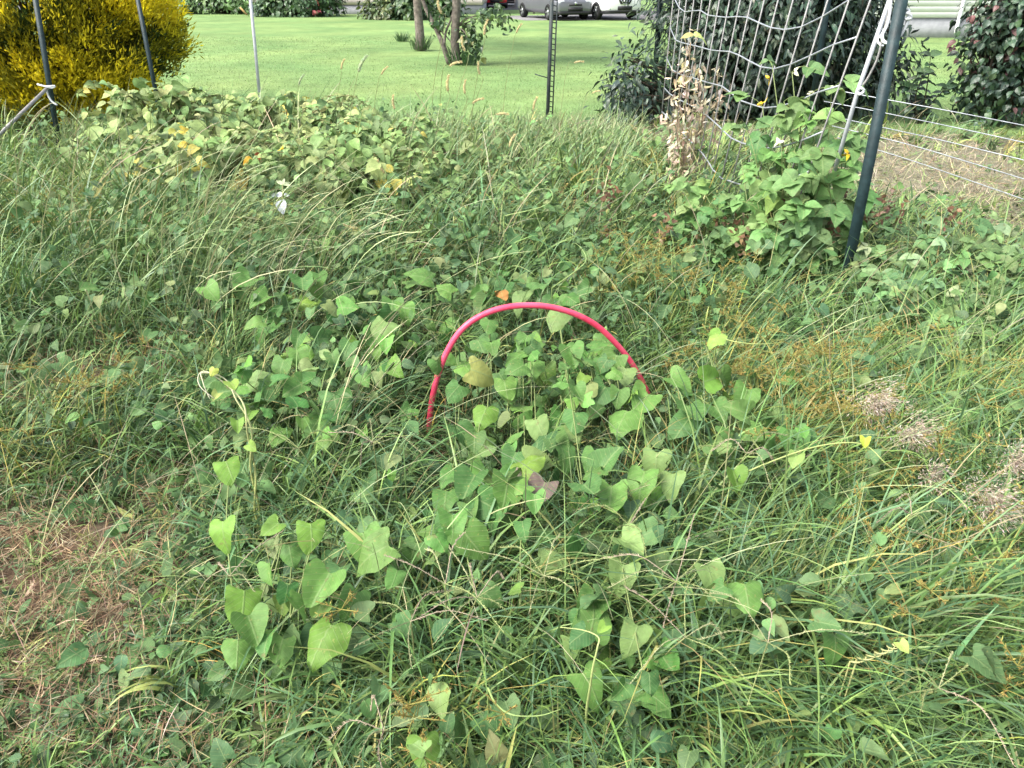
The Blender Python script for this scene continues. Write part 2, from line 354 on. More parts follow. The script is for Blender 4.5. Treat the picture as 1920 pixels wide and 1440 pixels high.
# ------------------------------------------------------------------ houses
M_PINKSIDE = mat('pale_siding', (.62, .53, .52), .6, .3, noise=.05, nscale=3)
M_CREAM = mat('cream_siding', (.74, .74, .73), .6, .3, noise=.05, nscale=3)
M_BLOCK = mat('foundation_block', (.30, .305, .32), .9, .1, noise=.15, nscale=5, bump=.3)
M_TRIM = mat('white_trim', (.78, .79, .80), .5, .4)
M_ROOF = mat('roof_shingle', (.10, .095, .09), .9, .1, noise=.3, nscale=12, bump=.4)
M_GLASS = mat('window_glass', (.03, .04, .05), .08, .6)
M_DARK = mat('dark_opening', (.03, .03, .035), .8, .2)
def siding(mb, p0, p1, z0, z1, step, nrm, lap=.006):
    p0 = np.array([*p0, 0.]); p1 = np.array([*p1, 0.]); nrm = np.array([*nrm, 0.])
    for z in np.arange(z0, z1 - 1e-3, step):
        t = min(z + step, z1); o = nrm * lap
        v = [p0 + o + [0, 0, z], p1 + o + [0, 0, z], p1 + [0, 0, t], p0 + [0, 0, t], p0 + [0, 0, z], p1 + [0, 0, z]]
        mb.add(v, [[0, 1, 2, 3], [4, 5, 1, 0]])
def house(name, label, x0, x1, y0, y1, fz, eave, m_side, step, vents, windows, spouts):
    root = empty(name, (x0, y0, 0)); o3 = np.array([x0, y0, 0])
    w = MB()
    siding(w, (x0, y0), (x1, y0), fz, eave, step, (0, -1)); siding(w, (x0, y1), (x0, y0), fz, eave, step, (-1, 0))
    siding(w, (x1, y0), (x1, y1), fz, eave, step, (1, 0)); siding(w, (x1, y1), (x0, y1), fz, eave, step, (0, 1))
    reloc(o3, w).build('wall', m_side, root, False)
    fd = MB(); box(fd, ((x0 + x1) / 2, (y0 + y1) / 2, fz / 2 - .1), (x1 - x0 - .08, y1 - y0 - .08, fz + .2 - .004)); reloc(o3, fd).build('foundation', M_BLOCK, root, False)
    rf = MB(); ym = (y0 + y1) / 2; rh = eave + (y1 - y0) * .28
    rf.add([[x0 - .4, y0 - .5, eave], [x1 + .4, y0 - .5, eave], [x1 + .4, ym, rh], [x0 - .4, ym, rh], [x0 - .4, y1 + .5, eave], [x1 + .4, y1 + .5, eave]],
           [np.array([[0, 1, 2, 3], [3, 2, 5, 4], [0, 4, 5, 1]]), np.array([[0, 3, 4], [1, 5, 2]])])
    reloc(o3, rf).build('roof', M_ROOF, root, False)
    for vx in vents:
        b = MB(); box(b, (vx, y0 + .035, fz - .13), (.46, .03, .26)); b2 = MB()
        for q in range(4): box(b2, (vx, y0 + .014, fz - .22 + q * .06), (.42, .012, .012))
        pv = reloc(o3, b).build('foundation_vent', M_DARK, root, False); reloc(o3, b2).build('vent_louvre', M_DARK, pv, False)
    for wx, wz in windows:
        b = MB()
        for dx, dz, sx, sz in ((-.5, 0, .08, 1.4), (.5, 0, .08, 1.4), (0, .68, .92, .08), (0, -.68, .92, .08), (0, 0, .92, .05)): box(b, (wx + dx, y0 - .03, wz + dz), (sx, .06, sz))
        wi = reloc(o3, b).build('window', M_TRIM, root, False); g = MB(); box(g, (wx, y0 - .02, wz), (.94, .02, 1.3)); reloc(o3, g).build('pane', M_GLASS, wi, False)
    for sx in spouts:
        b = MB(); tube(b, [(sx, y0 - .07, eave), (sx, y0 - .07, .42), (sx - .02, y0 - .12, .3), (sx - .10, y0 - .28, .06)], .055, sides=6); reloc(o3, b).build('downspout', M_TRIM, root)
    return tag(root, label, 'house')
c = P(1788, 65)
house('siding_house', 'cream siding house on a grey block foundation behind the dark shrubs', c[0] - 7.5, c[0] + 9, c[1], c[1] + 9, .5, 3.1, M_CREAM, .165, [P(1752, 48)[0] - .25], [(c[0] - 4, 1.9), (c[0] + 5, 1.9)], [c[0]])
c = P(640, 27)
hl = house('siding_house', 'pale pink siding house far across the lawn behind low bushes', c[0] - 5, P(800, 27)[0] + 3, c[1], c[1] + 9, .46, 3.2, M_PINKSIDE, .24, [], [(c[0] + 1.6, 2.1), (c[0] + 7, 2.1)], [P(803, 27)[0], P(835, 27)[0]])

# white panelled shed by the road
c = P(981, 16); s = MB(); box(s, (0, 0, 1.2), (1.15, 2.0, 2.4)); root = empty('shed', (c[0], c[1] + 1, 0))
s.build('wall', M_TRIM, root, False)
r_ = MB()
for q in (-.38, 0, .38): box(r_, (q, -1.012, 1.15), (.33, .02, 2.1))
r_.build('door', mat('shed_door', (.62, .66, .72), .5, .3), root, False)
r_ = MB(); r_.add([[-.7, -1.1, 2.4], [.7, -1.1, 2.4], [.7, 1.1, 2.4], [-.7, 1.1, 2.4], [-.7, 0, 2.8], [.7, 0, 2.8]], [np.array([[0, 1, 5, 4], [2, 3, 4, 5]]), np.array([[0, 4, 3], [1, 2, 5]])]); r_.build('roof', M_ROOF, root, False)
tag(root, 'narrow white panelled shed right of the dark blue car', 'shed')

# ------------------------------------------------------------------ cars
def rrect(w, zb, zt, n=4, r=.35):
    out = []; h = zt - zb; rr = min(w, h / 2) * r * 1.6; rr = min(rr, h / 2 * .98, w * .9)
    for cx, cz, a0 in ((w - rr, zt - rr, 0), (-w + rr, zt - rr, 90), (-w + rr, zb + rr, 180), (w - rr, zb + rr, 270)):
        for q in range(n + 1):
            t = R(a0 + 90 * q / n); out.append((cx + rr * math.cos(t), cz + rr * math.sin(t)))
    return np.array(out)
def loft(mb, st, n=4, r=.35):
    """st: (y, half width, z bottom, z top)"""
    secs = [rrect(w, zb, zt, n, r) for (_, w, zb, zt) in st]; m = len(secs[0])
    v = np.array([[x, st[k][0], z] for k, s_ in enumerate(secs) for x, z in s_])
    i = np.arange(len(st) - 1)[:, None] * m; j = np.arange(m)[None]; q = (j + 1) % m
    mb.add(v, [np.stack([i + j, i + m + j, i + m + q, i + q], -1).reshape(-1, 4), np.arange(m)[None], (np.arange(m) + (len(st) - 1) * m)[None, ::-1]])
M_RUB = mat('tyre_rubber', (.02, .02, .021), .85, .2); M_RIM = mat('alloy_rim', (.5, .51, .53), .3, .5, metal=.8)
M_LAMP = mat('headlamp_lens', (.55, .58, .60), .12, .6); M_BLK = mat('black_trim', (.02, .02, .022), .5, .3); M_CHROME = mat('chrome', (.7, .71, .73), .15, .5, metal=1)
M_PLATE = mat('licence_plate', (.55, .57, .6), .5, .3)
def car(label, paint, at_front, yaw, L=4.8, W=.93, hood=.98, belt=1.05, top=1.5, clr=.24, suv=False, group=None):
    a_ = R(yaw); f = np.array([math.sin(a_), -math.cos(a_)])
    root = empty('parked_car', (at_front[0] - f[0] * L / 2, at_front[1] - f[1] * L / 2, 0.02)); root.rotation_euler = (0, 0, a_)
    b = MB(); h = L / 2
    loft(b, [(-h, W * .78, clr + .12, hood - .28), (-h + .07, W * .90, clr + .04, hood - .17), (-h + .3, W * .97, clr, hood - .07), (-h + .75, W, clr, hood), (-h + 1.45, W, clr, belt), (0, W, clr, belt + .01), (h - 1, W, clr, belt + .02), (h - .3, W * .96, clr + .04, belt), (h - .05, W * .88, clr + .1, belt - .1), (h, W * .78, clr + .16, belt - .2)])
    body = b.build('body', paint, root)
    cb = MB(); xw = W * .90
    ys0, ys1, yr1, yr0 = -h + 1.35, -h + 2.15, h - (.55 if suv else 1.25), h - (.25 if suv else .55)
    for y0_, y1_ in ((ys0, ys1),):
        v = [[-xw, ys0, belt - .02], [xw, ys0, belt - .02], [xw, yr0, belt - .02], [-xw, yr0, belt - .02], [-xw * .78, ys1, top], [xw * .78, ys1, top], [xw * .78, yr1, top], [-xw * .78, yr1, top]]
        cb.add(v, np.array([[0, 1, 5, 4], [1, 2, 6, 5], [2, 3, 7, 6], [3, 0, 4, 7], [4, 5, 6, 7]]))
    cb.build('cabin', paint, root, False)
    V = np.array(v)
    def pane(ix, name='window', off=.012, sh=.88):
        q = V[list(ix)]; cen = q.mean(0); nn = norm(np.cross(q[1] - q[0], q[3] - q[0])); q = cen + (q - cen) * sh + nn * off
        g = MB(); g.add(np.vstack([q, q - nn * .01]), [[0, 1, 2, 3], [0, 4, 5, 1], [1, 5, 6, 2], [2, 6, 7, 3], [3, 7, 4, 0]]); g.build(name, M_GLASS, root, False)
    pane((0, 1, 5, 4), 'windscreen'); pane((1, 2, 6, 5)); pane((3, 0, 4, 7)); pane((2, 3, 7, 6), 'rear_window')
    for sx in (-1, 1):
        for wy in (-h + .88, h - .95):
            t = MB(); rr = .36 if suv else .32; tt = np.linspace(0, 2 * np.pi, 25)[:-1]
            prof = [(rr * .62, -.11), (rr * .92, -.115), (rr, -.08), (rr, .08), (rr * .92, .115), (rr * .62, .11)]
            vv_ = np.array([[sx * (W - .07) + ox, wy + rad * math.cos(x), rr + rad * math.sin(x)] for rad, ox in prof for x in tt])
            ii = np.arange(len(prof))[:, None] * 24; jj = np.arange(24)[None]; i2 = (np.arange(len(prof))[:, None] + 1) % len(prof) * 24
            t.add(vv_, np.stack([ii + jj, ii + (jj + 1) % 24, i2 + (jj + 1) % 24, i2 + jj], -1).reshape(-1, 4))
            wh = empty('wheel'); wh.parent = root; t.build('tyre', M_RUB, wh)
            rm = MB(); xo = sx * (W + .02)
            for q in range(5):
                an = q * 2 * np.pi / 5; pr = [[xo, wy + .05 * math.cos(an + d), rr + .05 * math.sin(an + d)] for d in (-1, 1)] + [[xo + sx * .01, wy + rr * .63 * math.cos(an + d), rr + rr * .63 * math.sin(an + d)] for d in (.22, -.22)]
                rm.add(pr, [[0, 1, 2, 3]])
            tube(rm, [(xo - sx * .01, wy, rr), (xo + sx * .015, wy, rr)], .07, sides=12)
            cv = np.array([[xo - sx * .05, wy + rr * .64 * math.cos(x), rr + rr * .64 * math.sin(x)] for x in tt]); rm.add(cv, [np.arange(24)[None]])
            rm.build('rim', M_RIM, wh, False)
        hl_ = MB(); zc = hood - .21 if suv else hood - .26
        loft(hl_, [(-h + .025, .12, zc - .05, zc + .06), (-h + .10, .17, zc - .08, zc + .11), (-h + .34, .15, zc - .05, zc + .12)]); hl_.v = [x_ + np.array([sx * W * .70, 0, 0]) for x_ in hl_.v]
        hl_.build('headlight', M_LAMP, root)
        mm = MB(); loft(mm, [(-h + 1.5, .09, belt, belt + .16), (-h + 1.62, .10, belt, belt + .17), (-h + 1.72, .07, belt + .03, belt + .13)]); mm.v = [x_ + np.array([sx * (W + .10), 0, 0]) for x_ in mm.v]; mm.build('mirror', paint, root)
        fg = MB(); box(fg, (sx * W * .62, -h + .035, clr + .20), (.30, .06, .10)); fg.build('fog_lamp_recess', M_BLK, root, False)
    lo = MB(); box(lo, (0, -h - .005, clr + .2), (W * .75, .05, .15)); lo.build('lower_grille', M_BLK, root, False)
    gr = MB()
    if suv:
        gv = [[-.36, -h - .012, hood - .30], [-.24, -h - .03, hood - .50], [.24, -h - .03, hood - .50], [.36, -h - .012, hood - .30]]
        gb = [[x_, y_ + .08, z_] for x_, y_, z_ in gv]
        gr.add(gv + gb, [[0, 1, 2, 3], [0, 4, 5, 1], [1, 5, 6, 2], [2, 6, 7, 3], [3, 7, 4, 0]])
        g_ = gr.build('grille', M_BLK, root, False); em = MB(); em.v = []
        tube(em, [(-.26, -h - .02, hood - .29), (-.12, -h - .045, hood - .485), (.12, -h - .045, hood - .485), (.26, -h - .02, hood - .29)], .02, sides=5)
        em.build('chrome_bar', M_CHROME, g_)
        em = MB(); t_ = np.linspace(0, 2 * np.pi, 17); tube(em, [(.075 * math.cos(x), -h - .04, hood - .38 + .06 * math.sin(x)) for x in t_], .013, sides=5); tube(em, [(-.1, -h - .045, hood - .38), (.1, -h - .045, hood - .38)], .015, sides=5); em.build('emblem', M_CHROME, g_)
    else:
        box(gr, (0, -h - .004, hood - .37), (.62, .05, .07)); g_ = gr.build('grille', M_BLK, root, False)
        em = MB(); tube(em, [(0, -h - .035, hood - .30), (0, -h - .045, hood - .30)], .06, sides=12); em.build('emblem', M_CHROME, g_)
    bp_ = MB(); loft(bp_, [(-h - .05, W * .70, clr + .02, clr + .10), (-h + .08, W * .93, clr - .02, clr + .12), (-h + .5, W * .99, clr - .04, clr + .06)]); bp_.build('front_bumper', M_BLK, root)
    return tag(root, label, 'car', group)
def paint(n, c, me=.3): return mat(n, c, .28, .5, metal=me, noise=.04, nscale=3)
CARG = 'cars parked at the far side of the lawn'
car('grey sedan with black lower grille parked beside the white one', paint('grey_paint', (.17, .175, .195), .4), P(1078, 39), 22, group=CARG)
car('white sport utility car with chrome grille partly behind the dark shrub', paint('white_paint', (.78, .79, .80), 0), P(1170, 38.5), 24, L=5.0, W=.97, hood=1.14, belt=1.18, top=1.78, clr=.28, suv=True, group=CARG)
car('bright red car in the distance between two dark ones', paint('red_paint', (.55, .02, .03), 0), P(928, 17), 4, W=.82, group=CARG)
car('dark blue car far off beside the narrow white shed', paint('navy_paint', (.02, .035, .075), .2), P(962, 13), 0, W=.82, group=CARG)
car('dark grey car far off behind the leaning tree stems', paint('charcoal_paint', (.05, .06, .075), .3), P(880, 15), -4, W=.86, group=CARG)

# ------------------------------------------------------------------ shrubs and trees
def crown(mb, sb, c, r, K, per, tmpl, size, cols, wts, base, clump=.16, shell=.62, droop=.2, up=.5, stemcol=(.10, .08, .06), jit=.2, zmin=.05, wood=True, flat=0):
    """leaf clumps through an egg-shaped volume, each at the end of a limb from the base"""
    c = np.array(c, float); r = np.array(r, float)
    d = norm(rng.normal(size=(K, 3))); d[:, 2] = np.where(rng.random(K) < flat, np.abs(d[:, 2]), d[:, 2]); rad = shell + (1.03 - shell) * rng.random(K) ** .6
    rad *= 1 + .12 * np.sin(d[:, 0] * 5 + 1) * np.cos(d[:, 2] * 6)
    ctr = c + d * r * rad[:, None]; ok = ctr[:, 2] > zmin; ctr, d = ctr[ok], d[ok]; K = len(ctr)
    if wood:
        for q in range(0, K, max(1, K // 70)):
            m = (np.array(base) * .45 + ctr[q] * .55) + rng.normal(0, .08, 3); m[2] = max(m[2], .1)
            tube(sb, spline([base, m, ctr[q]], 6), np.linspace(.022, .005, 6), stemcol, 5)
    pos = np.repeat(ctr, per, 0) + rng.normal(0, clump, (K * per, 3)); dd = np.repeat(d, per, 0); N = len(pos)
    keep = pos[:, 2] > .02; pos, dd = pos[keep], dd[keep]; N = len(pos)
    nrm = norm(dd + np.array([0, 0, up * 2]) + rng.normal(0, .55, (N, 3)))
    tip = dd + np.array([0, 0, -droop]) + rng.normal(0, .45, (N, 3))
    cc = np.repeat(cmix(cols, wts, K, .16, .05), per, 0)[keep] * np.exp(rng.normal(0, jit, (N, 1)))
    leaves(mb, tmpl, pos, nrm, tip, size * np.exp(rng.normal(0, .22, N)), cc)
def shrub(name, label, cat, c, r, K, per, tmpl, size, cols, wts, base, m=None, group=None, lobes=(), **kw):
    root = empty(name, base); mb = MB(); sb = MB()
    crown(mb, sb, c, r, K, per, tmpl, size, cols, wts, base, **kw)
    for lc_, lr_, lk_ in lobes: crown(mb, sb, lc_, lr_, lk_, per, tmpl, size, cols, wts, base, **kw)
    reloc(base, mb).build('foliage', m or M_SHRUB, root)
    if sb.v: reloc(base, sb).build('stem', M_DRY, root)
    return tag(root, label, cat, group)

DKG = [(.028, .055, .036), (.040, .075, .048), (.022, .042, .034), (.075, .105, .060), (.12, .10, .07)]
b = P(1452, 232); b = np.array([b[0] + .02, b[1] + .75, 0])
shrub('evergreen_shrub', 'large dark evergreen shrub with lance leaves behind the trellis net', 'shrub', b + [0, 0, 1.25], (1.36, 1.1, 1.5), 1500, 18, LANCE, .095, DKG, [5, 4, 4, 1.6, .35], b, lobes=[(PY(1195, 165, 9.6), (.34, .4, .42), 55), (PY(1178, 185, 9.4), (.2, .3, .25), 18), (PY(1655, 130, 9.8), (.2, .4, .6), 45)], droop=.3, up=.6, clump=.13, shell=.5)
b = P(1856, 243); b = np.array([b[0] + .22, b[1] + .35, 0])
shrub('broadleaf_shrub', 'dark bushy shrub with rounded leaves at the right, before the cream house', 'shrub', b + [0, 0, 1.1], (.52, .45, 1.2), 650, 9, OVATE, .075, [(.03, .06, .042), (.045, .085, .05), (.06, .11, .05), (.12, .06, .06)], [4, 4, 2, .7], b, droop=.5, clump=.11, shell=.3)
# sapling between the two dark shrubs
b = P(1725, 232); root = empty('shrub_sapling', b); mb = MB(); sb = MB()
for (u, v) in ((1745, 105), (1733, 135), (1775, 165), (1706, 165), (1722, 190)):
    t_ = PY(u, v, b[1] + rng.normal(0, .1)); pts = spline([b + [rng.normal(0, .03), 0, 0], b * .5 + t_ * .5 + [rng.normal(0, .06), 0, 0], t_], 9); tube(sb, pts, np.linspace(.012, .004, 9), (.10, .09, .06), 5)
    for q in range(2, 9):
        for sg in (-1, 1):
            leaves(mb, OVATE, pts[q:q + 1], np.array([[rng.normal(0, .3), -.35, 1.]]), np.array([[sg * 1., rng.normal(0, .5), .15]]), np.array([.15 * (1 - .04 * q)]), cjit((.045, .085, .045), 1))
    leaves(mb, OVATE, np.repeat(pts[-1:], 2, 0), np.array([[.3, -.5, .8], [-.3, -.5, .8]]), np.array([[-.8, 0, .6], [.9, 0, .6]]), np.array([.14, .16]), cjit((.06, .11, .05), 2))
reloc(b, mb).build('foliage', M_SHRUB, root); reloc(b, sb).build('stem', M_DRY, root)
tag(root, 'thin leafy sapling standing between the two dark shrubs', 'sapling')

# golden conifer shrubs: sprays of short flat shoots, yellow where the new growth is
def golden(label, c, r, K, base):
    root = empty('golden_conifer', base); mb = MB(); sb = MB(); c = np.array(c); r = np.array(r)
    d = norm(rng.normal(size=(K, 3))); rad = .50 + .53 * rng.random(K) ** .55
    rad *= 1 + .10 * np.sin(d[:, 0] * 7 + 2) * np.cos(d[:, 2] * 8 + d[:, 1] * 5)
    ctr = c + d * r * rad[:, None]; ok = ctr[:, 2] > .06; ctr, d, rad = ctr[ok], d[ok], rad[ok]; K = len(ctr)
    patch = .22 + .8 * np.sin(ctr[:, 0] * 5.3 + 1 + 2 * np.sin(ctr[:, 2] * 3)) + .6 * np.sin(ctr[:, 2] * 5.1 + ctr[:, 1] * 2) + rng.normal(0, .8, K) + (rad - .85) * 5
    w = np.clip(.5 + patch * .5, 0, 1)[:, None]
    cc = np.array([.060, .095, .024]) * (1 - w) + np.array([.92, .80, .055]) * w
    for q in range(0, K, max(1, K // 24)):
        tube(sb, spline([base, (np.array(base) + ctr[q]) / 2, ctr[q]], 6), np.linspace(.03, .006, 6), (.10, .07, .05), 5)
    per = 34; N = K * per; dd = np.repeat(d, per, 0)
    ax = norm(np.repeat(norm(d * [.7, .7, .2] + [0, 0, .75] + rng.normal(0, .22, (K, 3))), per, 0) + rng.normal(0, .30, (N, 3)))
    pos = np.repeat(ctr, per, 0) + ax * rng.uniform(-.12, .16, (N, 1)) + rng.normal(0, .035, (N, 3))
    k2 = pos[:, 2] > .02
    col = np.repeat(cc, per, 0) * np.exp(rng.normal(0, .22, (N, 1)))
    slivers(mb, pos[k2], (ax + rng.normal(0, .2, ax.shape))[k2], rng.uniform(.045, .10, N)[k2], rng.uniform(.011, .022, N)[k2], col[k2])
    reloc(base, mb).build('foliage', M_SPRAY, root); reloc(base, sb).build('stem', M_DRY, root)
    return tag(root, label, 'shrub', 'golden conifer shrubs')
e_ = PY(316, 60, 9.9)
golden('wide golden yellow conifer shrub behind the two leaning left posts', (e_[0] - 1.72, 9.9, 1.15), (1.72, 1.3, 1.45), 4200, (e_[0] - 1.72, 9.9, 0))
golden('yellow and green conifer shrub cut by the left edge of the photo', (e_[0] - 4.25, 9.2, 1.1), (1.35, 1.2, 1.5), 2400, (e_[0] - 4.25, 9.2, 0))

# trees on the lawn
def tuft(mb, c, rad, n, hgt, col):
    t_ = rng.uniform(0, 6.28, n); q = rad * np.sqrt(rng.random(n))
    blades(mb, np.stack([c[0] + q * np.cos(t_), c[1] + q * np.sin(t_), np.zeros(n) + c[2]], 1), rng.uniform(.5, 1, n) * hgt, np.full(n, .018), t_, rng.uniform(.05, .5, n), rng.uniform(.2, .9, n), cjit(col, n), segs=3)
b = P(788, 93); root = empty('lawn_tree', b); tb = MB()
tp = PY(780, -90, b[1])
trunk = spline([b, PY(787, 60, b[1]), PY(782, 0, b[1]), tp + [0, 0, .5], tp + [.1, .2, 2.2]], 16); tube(tb, trunk, np.interp(np.linspace(0, 1, 16), [0, .12, .5, 1], [.17, .12, .10, .05]), sides=10)
lb = MB(); lm_ = MB()
for q in range(7):
    an = q * .9 + .3; s_ = trunk[11 + q % 4]; e2 = s_ + np.array([math.cos(an) * 1.3, math.sin(an) * 1.3, .9 + .2 * (q % 3)]); tube(tb, spline([s_, (s_ + e2) / 2 + [0, 0, .15], e2], 7), np.linspace(.04, .012, 7), sides=6)
reloc(b, tb).build('trunk', M_BARK, root)
crown(lm_, lb, trunk[-1] + [0, 0, .6], (1.9, 1.9, 1.3), 260, 16, OVATE, .14, [(.06, .11, .04), (.08, .14, .05), (.05, .09, .035)], [1, 1, 1], trunk[-3], clump=.2, shell=.35)
reloc(b, lm_).build('crown', M_SHRUB, root)
g = MB(); tuft(g, b, .22, 130, .45, (.07, .13, .05)); reloc(b, g).build('base_weeds', M_GRASS, root)
tag(root, 'single grey trunk on the lawn with tall weeds round its foot', 'tree')

b = P(856, 121); root = empty('lawn_tree', b); tb = MB()
main = spline([b, PY(853, 75, b[1]), PY(856, 0, b[1]), PY(853, -70, b[1]), PY(850, -70, b[1]) + [.1, .1, 1.0]], 16); tube(tb, main, np.interp(np.linspace(0, 1, 16), [0, .1, .6, 1], [.13, .09, .085, .04]), sides=10)
lean = spline([b + [-.15, 0, 0], PY(831, 85, b[1]), PY(818, 55, b[1] + .1), PY(798, 15, b[1] + .2), PY(785, -30, b[1] + .2), PY(770, -110, b[1] + .2)], 18); tube(tb, lean, np.linspace(.055, .03, 18), sides=8)
fk = spline([lean[3], PY(836, 60, b[1]), PY(846, 35, b[1]), PY(862, -20, b[1] - .1)], 10); tube(tb, fk, np.linspace(.03, .018, 10), sides=6)
tw = spline([PY(850, 86, b[1]), PY(840, 72, b[1]), PY(826, 58, b[1] + .1)], 6); tube(tb, tw, .012, sides=5)
lb = MB(); lf = MB()
PLUM = [(.05, .095, .045), (.075, .13, .055), (.11, .17, .06), (.20, .22, .06)]
for (u, v, ru, rv, K) in ((882, 82, .16, .24, 40), (878, 55, .18, .22, 26), (895, 36, .22, .16, 22), (922, 28, .24, .12, 24), (945, 36, .14, .12, 12), (822, 28, .18, .16, 14), (828, 46, .10, .12, 8), (838, 8, .2, .14, 12), (872, 108, .10, .14, 12)):
    cc_ = PY(u, v, b[1] + rng.normal(0, .12)); crown(lf, tb, cc_, (ru, ru, rv), max(4, K // 2), 5, OVATE, .10, PLUM, [4, 4, 2, .7], main[5] if u > 850 else lean[8], clump=.09, shell=.2, droop=.6, zmin=.1, wood=False)
    tube(tb, spline([(main if u > 850 else lean)[5], (main[6] + cc_) / 2 if u > 850 else (lean[8] + cc_) / 2, cc_], 6), np.linspace(.015, .005, 6), sides=5)
crown(lf, lb, main[-1] + [0, 0, .8], (1.5, 1.4, 1.0), 200, 14, OVATE, .13, PLUM, [3, 3, 1, .3], main[-2], clump=.2, shell=.35)
reloc(b, tb).build('trunk', M_BARK, root); reloc(b, lf).build('crown', M_SHRUB, root)
g = MB(); tuft(g, b + [.12, -.05, 0], .28, 120, .5, (.06, .12, .045)); reloc(b, g).build('base_weeds', M_GRASS, root)
tag(root, 'forked small tree on the lawn with a leaning stem and leafy right side', 'tree')
b = P(754, 78); g = MB(); tuft(g, [0, 0, 0], .16, 110, .32, (.075, .14, .055)); o = g.build('grass_tuft', M_GRASS); o.location = b
tag(o, 'lone tall grass tuft left of the single trunk on the lawn', 'grass tuft')

# bushes before the pink house
FAR = [(.08, .15, .06), (.06, .115, .05), (.12, .20, .075), (.04, .08, .04)]
def farbush(label, u, v, wpx, hpx, K, cols=FAR, wts=(3, 3, 2, 2), dep=1.2, flowers=0):
    b = P(u, v); d_ = (b - EYE) @ FW; rx = wpx / FPX * d_ / 2; rz = hpx / FPX * d_ / 1.6
    root = empty('garden_bush', (b[0], b[1] + dep * .8, 0)); mb = MB(); sb = MB(); base = np.array([b[0], b[1] + dep * .8, 0])
    crown(mb, sb, base + [0, 0, rz * .45], (rx, dep, rz), K, 14, SMALL, .22, cols, wts, base, clump=.24, shell=.55, droop=.2)
    reloc(base, mb).build('foliage', M_SHRUB, root); reloc(base, sb).build('stem', M_DRY, root)
    if flowers:
        fb = MB(); n = flowers; pc = base + np.stack([rng.uniform(.2, .95, n) * rx, -dep * rng.uniform(.7, 1.0, n), rng.uniform(.2, 1.3, n)], 1)
        for q in range(6): leaves(fb, SMALL, pc, norm(rng.normal(size=(n, 3)) + [0, -1, 1]), rng.normal(size=(n, 3)), np.full(n, .2), cjit((.60, .16, .18), n))
        reloc(base, fb).build('flower', M_SHRUB, root)
    tag(root, label, 'bush', 'bushes before the pink house')
farbush('long low green hedge bush beside the golden conifer', 415, 27, 190, 60, 300, dep=1.6, cols=[(.13, .23, .08), (.11, .20, .07), (.16, .26, .09), (.09, .16, .06)])
farbush('dark green bush with a few pink flowers before the pink house', 555, 32, 150, 70, 300, flowers=7)
farbush('small olive bush under the pink house wall', 722, 37, 66, 34, 120, cols=[(.12, .15, .05), (.07, .11, .04), (.05, .08, .035), (.16, .18, .07)], dep=.9)
farbush('tall bush between the olive bush and the single trunk', 772, 38, 60, 70, 160, dep=.9)
farbush('green bush showing between the single trunk and the forked tree', 830, 33, 60, 60, 140, cols=[(.10, .19, .07), (.08, .15, .05), (.12, .2, .08), (.06, .1, .04)], dep=.9)
b = P(1001, 26); root = empty('lawn_tree', b); tb = MB(); lf = MB(); tube(tb, spline([b, b + [.03, 0, .8], b + [0, 0, 2.0]], 8), np.linspace(.06, .04, 8), sides=6)
crown(lf, tb, b + [0, 0, 1.5], (.42, .4, .8), 60, 12, SMALL, .2, [(.04, .08, .045), (.06, .1, .05)], [1, 1], b + [0, 0, 1], clump=.14, shell=.3, wood=False)
reloc(b, tb).build('trunk', M_BARK, root); reloc(b, lf).build('crown', M_SHRUB, root); tag(root, 'tiny dark sapling far off between the white shed and the grey sedan', 'tree')

# ------------------------------------------------------------------ posts, trellis net, wires
def tpost(name, label, base, top, w, m, studs=True, face=0.0, group='painted steel posts round the bed'):
    root = empty(name, base); L = np.array(top) - np.array(base); n = 2
    ax = norm(L[None])[0]; xs = norm(np.cross(np.array([math.sin(face), math.cos(face), 0]), ax)[None])[0]; ys = np.cross(ax, xs)
    def prism(poly, m_, nm, z0=-.3, par=root):
        mb = MB(); k = len(poly); ln = np.linalg.norm(L)
        v = [xs * px + ys * py + ax * z for z in (z0, ln) for px, py in poly]
        mb.add(v, [np.array([[j, (j + 1) % k, (j + 1) % k + k, j + k] for j in range(k)]), np.arange(k)[None, ::-1], (np.arange(k) + k)[None]]); return mb.build(nm, m_, par, False)
    t = .006; h = w / 2; dp_ = w * .85
    prism([(-h, 0), (-h, -t), (h, -t), (h, 0), (t / 2, 0), (t / 2, dp_), (-t / 2, dp_), (-t / 2, 0)], m, 'shaft')
    if studs:
        mb = MB(); ln = np.linalg.norm(L)
        for z in np.arange(.25, ln, .055):
            cpt = ax * z - ys * (t + .004); tube(mb, [cpt - xs * .009, cpt + xs * .009], [.006, .006], sides=6)
        mb.build('stud', m, root)
    return tag(root, label, 'fence post', group)
b = P(1578, 560); tpost('steel_post', 'thick dark green steel post leaning right beside the bean plant', b, PY(1703, -60, b[1]), .053, M_POST, False, face=.5)
b = PY(113, 290, 7.9); b[2] = 0; tpost('steel_post', 'dark steel post with white cord tied round it at the far left', P(112, 278), PY(58, -55, P(112, 278)[1]), .050, M_POST, False, face=-.3)
b = np.array([*PY(290, 170, 8.7)[:2], 0]); tpost('steel_post', 'slim dark post in front of the golden conifer, right of the corded one', b, PY(247, -60, 8.7), .045, M_POST, False, face=-.2)
b = P(1026, 236); root = tpost('punched_post', 'studded thin dark post standing alone before the lawn', b, PY(1037, -60, b[1]), .042, M_RUSTPOST, False, face=.1)
q0 = P(1026, 236) * 0 + np.array([.055, .02, 0]); q1 = PY(1037, -60, b[1]) - b + [.062, .02, 0]
mb = MB(); tube(mb, [q0 - [0, 0, .2], q1], .009, sides=6); mb.build('rail', M_RUSTPOST, root)
mb = MB()
